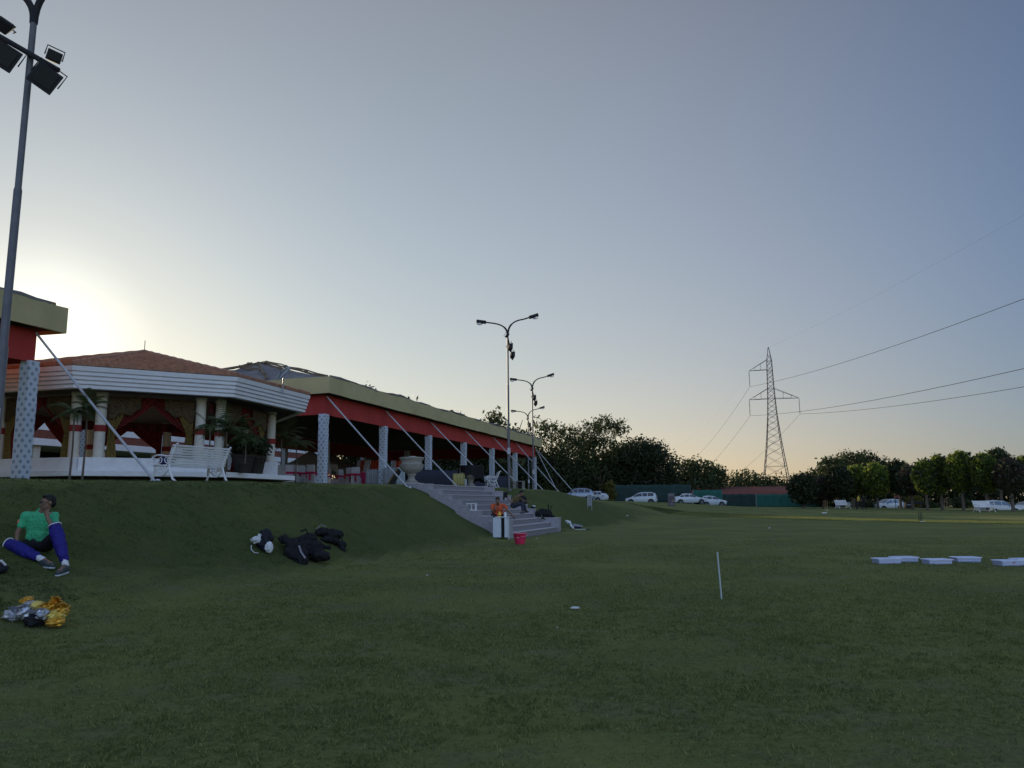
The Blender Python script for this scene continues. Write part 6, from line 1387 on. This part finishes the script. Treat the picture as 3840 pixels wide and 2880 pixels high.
# crates
def make_crate():
    t = empty('plastic_crate', (0, 0, 0), 0, '', 'crate', 'pale blue plastic crates in a row on the lawn'); L_, W_, H_ = .56, .36, .095
    mb = MB(); th = .012; fl = .02
    def wall(p0, p1, n_):       # lattice wall between two bottom corners, flaring outwards
        p0, p1, n_ = Vector(p0), Vector(p1), Vector(n_)
        e = (p1 - p0).normalized()
        mb.prism([p0 - n_ * th, p1 - n_ * th, p1, p0], Vector((0, 0, H_)) + n_ * fl)
    wall((-L_ / 2, -W_ / 2, 0), (L_ / 2, -W_ / 2, 0), (0, -1, 0)); wall((L_ / 2, W_ / 2, 0), (-L_ / 2, W_ / 2, 0), (0, 1, 0)); wall((L_ / 2, -W_ / 2, 0), (L_ / 2, W_ / 2, 0), (1, 0, 0)); wall((-L_ / 2, W_ / 2, 0), (-L_ / 2, -W_ / 2, 0), (-1, 0, 0))
    mb.build('walls', M['crate'], t); MB().box((0, 0, .008), (L_ - .02, W_ - .02, .014)).build('base', M['crate'], t)
    rim = MB(); a, b_ = L_ / 2 + fl + .008, W_ / 2 + fl + .008
    for p, q in (((-a, -b_), (a, -b_)), ((a, -b_), (a, b_)), ((a, b_), (-a, b_)), ((-a, b_), (-a, -b_))): rim.tube([(*p, H_), (*q, H_)], .009, 6)
    rim.build('rim', M['crate_rim'], t)
    ribs = MB()
    for k in range(13):
        x = -L_ / 2 + .03 + k * (L_ - .06) / 12
        for s in (-1, 1): ribs.box((x, s * (W_ / 2 + .011), .06), (.008, .008, .10), rot=Matrix.Rotation(R(-9.5) * s * -1, 3, 'X'))
    for z in (.035, .075):
        for s in (-1, 1): ribs.box((0, s * (W_ / 2 + .004 + z * .16), z), (L_, .008, .008))
    ribs.build('ribs', M['crate_rim'], t); return t
M['crate_rim'] = mat('pale_plastic_rim', (.72, .76, .92), .4)
cr = make_crate()
cl = [(3325, 2112, 3, 'leftmost pale blue crate, in the front row'), (3390, 2106, -2, 'pale blue crate behind and right of the leftmost one'), (3514, 2115, 2, 'pale blue crate third from the left, in the front row'),
      (3622, 2107, -3, 'pale blue crate fourth from the left, set slightly back'), (3784, 2120, 4, 'pale blue crate with a small red label near the right edge'), (3850, 2114, -2, 'pale blue crate cut off by the right edge of the photo')]
for k, (px, py, rz, lb) in enumerate(cl):
    b = G(px, py)
    if k == 0: o = cr; cr.location = b; cr.rotation_euler = (0, 0, R(rz)); cr['label'] = lb
    else: o = copy_tree(cr, loc=b, rz=R(rz), label=lb)
    o.scale = (.82, .75, 1.0)
    if k == 4:
        tg = MB().box((0, -.193, .065), (.07, .004, .035)).build('red_label', M['stripe_r'], o)
# litter
b = G(2158, 2287); o = crumple('paper_scrap', (0, 0, 0), (17 * b.y / F, .035, .016), M['white_cl'], 9, spikes=.35); o.location = b + Vector((0, 0, .025)); tag(o, 'crumpled white wrapper lying on the open lawn', 'litter')
for k, (px, py, w_, lb) in enumerate([(2088, 2354, 5, 'tiny white scrap in front of the crumpled wrapper'), (1602, 2158, 4, 'tiny white scrap on the lawn below the bare patch'), (843, 2276, 4, 'tiny pale scrap at the foot of the bank'), (2886, 1981, 4, 'small white scrap far out on the lawn'), (2352, 1935, 4, 'small white scrap on the lawn below the white minivan'), (2013, 2019, 3, 'tiny white scrap at the right of the pink bucket')]):
    b = G(px, py); kk = b.y / F; o = crumple('litter_scrap', (0, 0, 0), (w_ * kk, w_ * kk * .7, w_ * kk * .4), M['white_cl'], 40 + k, spikes=.3); o.location = b + Vector((0, 0, w_ * kk * .3)); tag(o, lb, 'litter', 'scraps of litter on the lawn')
# cricket stumps
def stumps(px, py, label, grp, y=None, h=.62, sp=.095, m='wood', base='white'):
    b = G(px, py); t = empty('cricket_stumps', b, R(6), label, 'stumps', grp)
    for s in (-1, 0, 1): MB().tube([(s * sp, 0, -.05), (s * sp, 0, h)], .019, 8).build('stump', M[m], t, smooth=True)
    for s in (-1, 1): MB().tube([(s * sp * .5 - sp * .45, 0, h + .008), (s * sp * .5 + sp * .45, 0, h + .008)], .012, 6).build('bail', M[m], t)
    MB().box((.03, -.12, .02), (.26, .10, .03)).build('foot_plate', M[base], t, bevel=.008); return t
stumps(3453, 1957, 'dark cricket stumps standing in the sunlit strip at the right', 'sets of cricket stumps', h=.5, m='lampblack')
stumps(3098, 1914, 'pale wooden cricket stumps near the end of the teal screen', 'sets of cricket stumps', h=.9, sp=.16)
b = G(3091, 1924); o = MB().lathe([(.0001, 0), (.22, 0), (.19, .04), (.12, .055), (.0001, .055)], n=20).build('white_disc', M['white'], None); o.location = b; tag(o, 'small white disc marker lying in front of the wooden stumps', 'marker disc')
# ---- on and by the stairs
b = G(1950, 2040); s_ = 33 / F * b.y; t = empty('bucket', b, 0, 'magenta-pink plastic tub standing at the foot of the stairs', 'bucket')
k_ = b.y / F
n = 32; MB().lathe([(17 * k_, 0), (21 * k_, 16 * k_), (23.5 * k_, 34 * k_), (24.5 * k_, 35 * k_), (25.5 * k_, 37 * k_), (24.5 * k_, 38 * k_), (23 * k_, 36 * k_), (20 * k_, 14 * k_), (16 * k_, 1.5 * k_), (.0001, 1.5 * k_)], n=n).build('tub', M['bucket'], t, smooth=True)
MB().tube([(24.5 * k_ * math.cos(a), 24.5 * k_ * math.sin(a), 38.5 * k_ - .01 * math.sin(a)) for a in np.linspace(0, 2 * math.pi, 40)], .014, 6).build('rim', M['pinkrim'] if 'pinkrim' in M else M.setdefault('pinkrim', mat('light_pink_rim', (.75, .25, .32), .35)), t, smooth=True)
MB().tube([(24 * k_ * math.cos(a) + .02, -24 * k_ * abs(math.sin(a)) * .9, (33 - 6 * math.sin(a)) * k_) for a in np.linspace(0, math.pi, 20)], .008, 5).build('handle', M['pinkrim'], t, smooth=True)
for j in range(4): MB().box((-.09 + j * .022, -21.5 * k_, 24 * k_), (.014, .004, .016)).build('printed_mark', M['white'], t)
MB().ball((.06, .12, 40 * k_), (.03, .03, .025)).build('knob', M['black'], t)
# white stand holding bottles
b = P(1884, 2006, 27.75); b.z = Z(b.x, b.y); k_ = b.y / F; t = empty('serving_stand', b, R(-14), 'narrow white box stand with a dark gap, against the left end of the stairs', 'stand'); H_ = 78 * k_
MB().box((-.155, 0, H_ / 2 + .03), (.29, .36, H_ - .06)).build('front_panel', M['fridge'], t, bevel=.008)
MB().box((.165, 0, H_ / 2 + .03), (.085, .36, H_ - .06)).build('side_panel', M['fridge'], t, bevel=.008)
MB().box((.055, .03, H_ / 2 + .02), (.125, .26, H_ - .10)).build('dark_interior', M['blackcl'], t)
MB().box((.01, 0, H_ + .012), (.48, .39, .03)).build('tabletop', M['fridge'], t, bevel=.006)
for sx, sy in ((-.27, -.15), (-.27, .15), (.19, .15)): MB().box((sx, sy, .02), (.035, .035, .14)).build('leg', M['fridge'], t)
def onstand(dx, dy): return b + Matrix.Rotation(R(-14), 3, 'Z') @ Vector((dx, dy, H_ + .026))
t = empty('juice_bottle', onstand(-.10, 0), 0, 'squat yellow and orange bottle on the white stand', 'bottle'); MB().lathe([(.055, 0), (.06, .02), (.06, .09), (.045, .13), (.025, .155), (.022, .17)], n=16).build('body', M['mango'], t, smooth=True); MB().lathe([(.061, .035), (.061, .06)], n=16).build('dark_label', M['blackcl'], t); MB().lathe([(.024, .165), (.024, .185)], n=12).build('cap', M['foilyel'], t)
t = empty('white_bottle', onstand(.12, -.05), 0, 'tall white bottle with a red cap on the white stand', 'bottle'); MB().lathe([(.045, 0), (.048, .02), (.048, .13), (.03, .16)], n=16).build('body', M['white'], t, smooth=True); MB().lathe([(.03, .16), (.028, .21), (.012, .22)], n=12).build('cap', M['stripe_r'], t)
M_step = lambda a, i: sp(a, i * TR + .18, (i + 1) * RH + .003)
# items on the left wall and steps
def on_wall(a_side, bpos, extra=0):
    i = max(1, int((bpos + .02) / TR)); a = PWD / 2 if a_side == 'l' else SW - PWD / 2; return sp(a, bpos, min((i + 2) * RH, 2.06) + extra)
p = on_wall('l', .62) ; o = crumple('neon_strap', (0, 0, 0), (.16, .05, .03), M['neon'], 5, spikes=.5); o.location = G(1797, 1960) + Vector((0, 0, .03)); tag(o, 'bright green straps lying on the bank against the left wall of the stairs', 'strap')
o = crumple('neon_glove', (0, 0, 0), (.07, .05, .045), M['neon'], 6); o.location = G(1828, 1957) + Vector((0, -.03, .05)); tag(o, 'small bright green lump on the bank beside the left wall of the stairs', 'glove')
p = sp(1.05, .2 + TR * 1, RH * 2 + .01); o = crumple('white_parcel', (0, 0, 0), (.20, .12, .10), M['white_cl'], 8, spikes=.15); o.location = p + Vector((-.2, 0, .1)); tag(o, 'white plastic bag on the lower step right of the white stand', 'bag')
p = on_wall('l', 1.5); t = empty('small_rack', p, R(-10), 'small white wire shelf on the left stair wall beside the orange-shirted man', 'rack')
for z in (.02, .26): MB().box((-.02, 0, z), (.36, .22, .025)).build('shelf', M['white'], t)
for sx in (-.17, -.03, .14): MB().box((sx, 0, .14), (.025, .2, .22)).build('upright', M['white'], t)
# duffel with rackets on the right wall
def rwall(px, py, y): return P(px, py, y)
yd = 35.6
i_ = 2
p = on_wall('r', .75); print('right wall', proj(p), p)
t = empty('racket_bag', p, R(15), 'long black sports bag with handles sticking up on the right stair wall', 'bag')
blob('body', [('e', (0, 0, .20), (.34, .20, .20)), ('e', (-.22, 0, .16), (.20, .2, .15)), ('e', (.2, .02, .18), (.2, .18, .17)), ('c', (.28, -.05, .06), .05, (.52, -.05, .05), .045)], M['black'], t, .022, 1, rough=.04, rscale=5)
MB().tube([(.22, 0, .30), (.25, 0, .46), (.22, 0, .53), (.27, 0, .56)], [.03, .025, .035, .03], 8).build('bat_handle', M['black'], t, smooth=True); MB().tube([(.28, .0, .3), (.36, 0, .42), (.40, 0, .52)], [.02, .018, .03], 8).build('bat_handle', M['black'], t, smooth=True)
MB().tube([(-.20, -.16, .08), (-.14, -.22, -.02), (.02, -.25, -.08), (.16, -.22, -.02), (.24, -.18, .12)], .03, 7).build('shoulder_strap', M['black'], t, smooth=True)
MB().tube([(-.28, -.14, .06), (-.30, -.18, -.08), (-.26, -.18, -.12)], .018, 6).build('loose_strap', M['black'], t, smooth=True)
p = on_wall('r', 1.75) ; t = empty('backpack', p, R(-20), 'black rucksack on the right stair wall behind the seated man', 'bag')
blob('body', [('e', (0, 0, .20), (.21, .16, .20)), ('e', (-.05, 0, .30), (.13, .12, .12)), ('e', (.08, -.02, .12), (.15, .15, .12))], M['black'], t, .02, 1); MB().tube([(.02, -.15, .06), (.03, -.18, -.1)], .02, 6).build('loose_strap', M['black'], t, smooth=True)
p = on_wall('r', 1.28); t = empty('batting_gloves', p, 0, 'black and white gloves between the two black bags on the right stair wall', 'gloves'); crumple('dark_glove', (0, 0, .06), (.10, .08, .06), M['black'], 4, t); crumple('white_glove', (.06, -.03, .11), (.08, .06, .035), M['white_cl'], 7, t)
# pads and bat lying right of the stairs
b = G(2150, 1984); k_ = b.y / F; t = empty('batting_pads', b, 0, 'white batting pads with navy straps lying on the lawn right of the stairs', 'pads')
blob('pad', [('c', (-26 * k_, .1, 30 * k_), 3.5 * k_, (-12 * k_, .05, 26 * k_), 4 * k_), ('c', (-12 * k_, .05, 26 * k_), 4 * k_, (-8 * k_, 0, 12 * k_), 4 * k_), ('c', (-8 * k_, 0, 12 * k_), 4.5 * k_, (0, 0, 4 * k_), 4.5 * k_), ('c', (-20 * k_, .05, 24 * k_), 4 * k_, (-12 * k_, .05, 24 * k_), 3 * k_)], M['white_cl'], t, .02, 1)
blob('pad', [('c', (2 * k_, .2, 15 * k_), 5 * k_, (34 * k_, .2, 9 * k_), 4 * k_), ('c', (2 * k_, .15, 11 * k_), 4 * k_, (26 * k_, .1, 8 * k_), 4 * k_)], M['skirt'], t, .02, 1)
blob('navy_lining', [('c', (4 * k_, 0, 6 * k_), 4 * k_, (28 * k_, 0, 5 * k_), 3.5 * k_), ('c', (-2 * k_, .06, 14 * k_), 3 * k_, (-4 * k_, .02, 8 * k_), 3 * k_)], M['navyb'], t, .02, 1)
b2 = G(2176, 1988); t = empty('cricket_bat', b2, R(-4), 'pale wooden cricket bat lying flat in front of the batting pads', 'bat'); MB().box((0, 0, .03), (.50, .11, .035)).build('blade', M['stick'], t, bevel=.01); MB().tube([(.25, 0, .035), (.48, 0, .035)], .017, 8).build('handle', M['lampblack'], t)
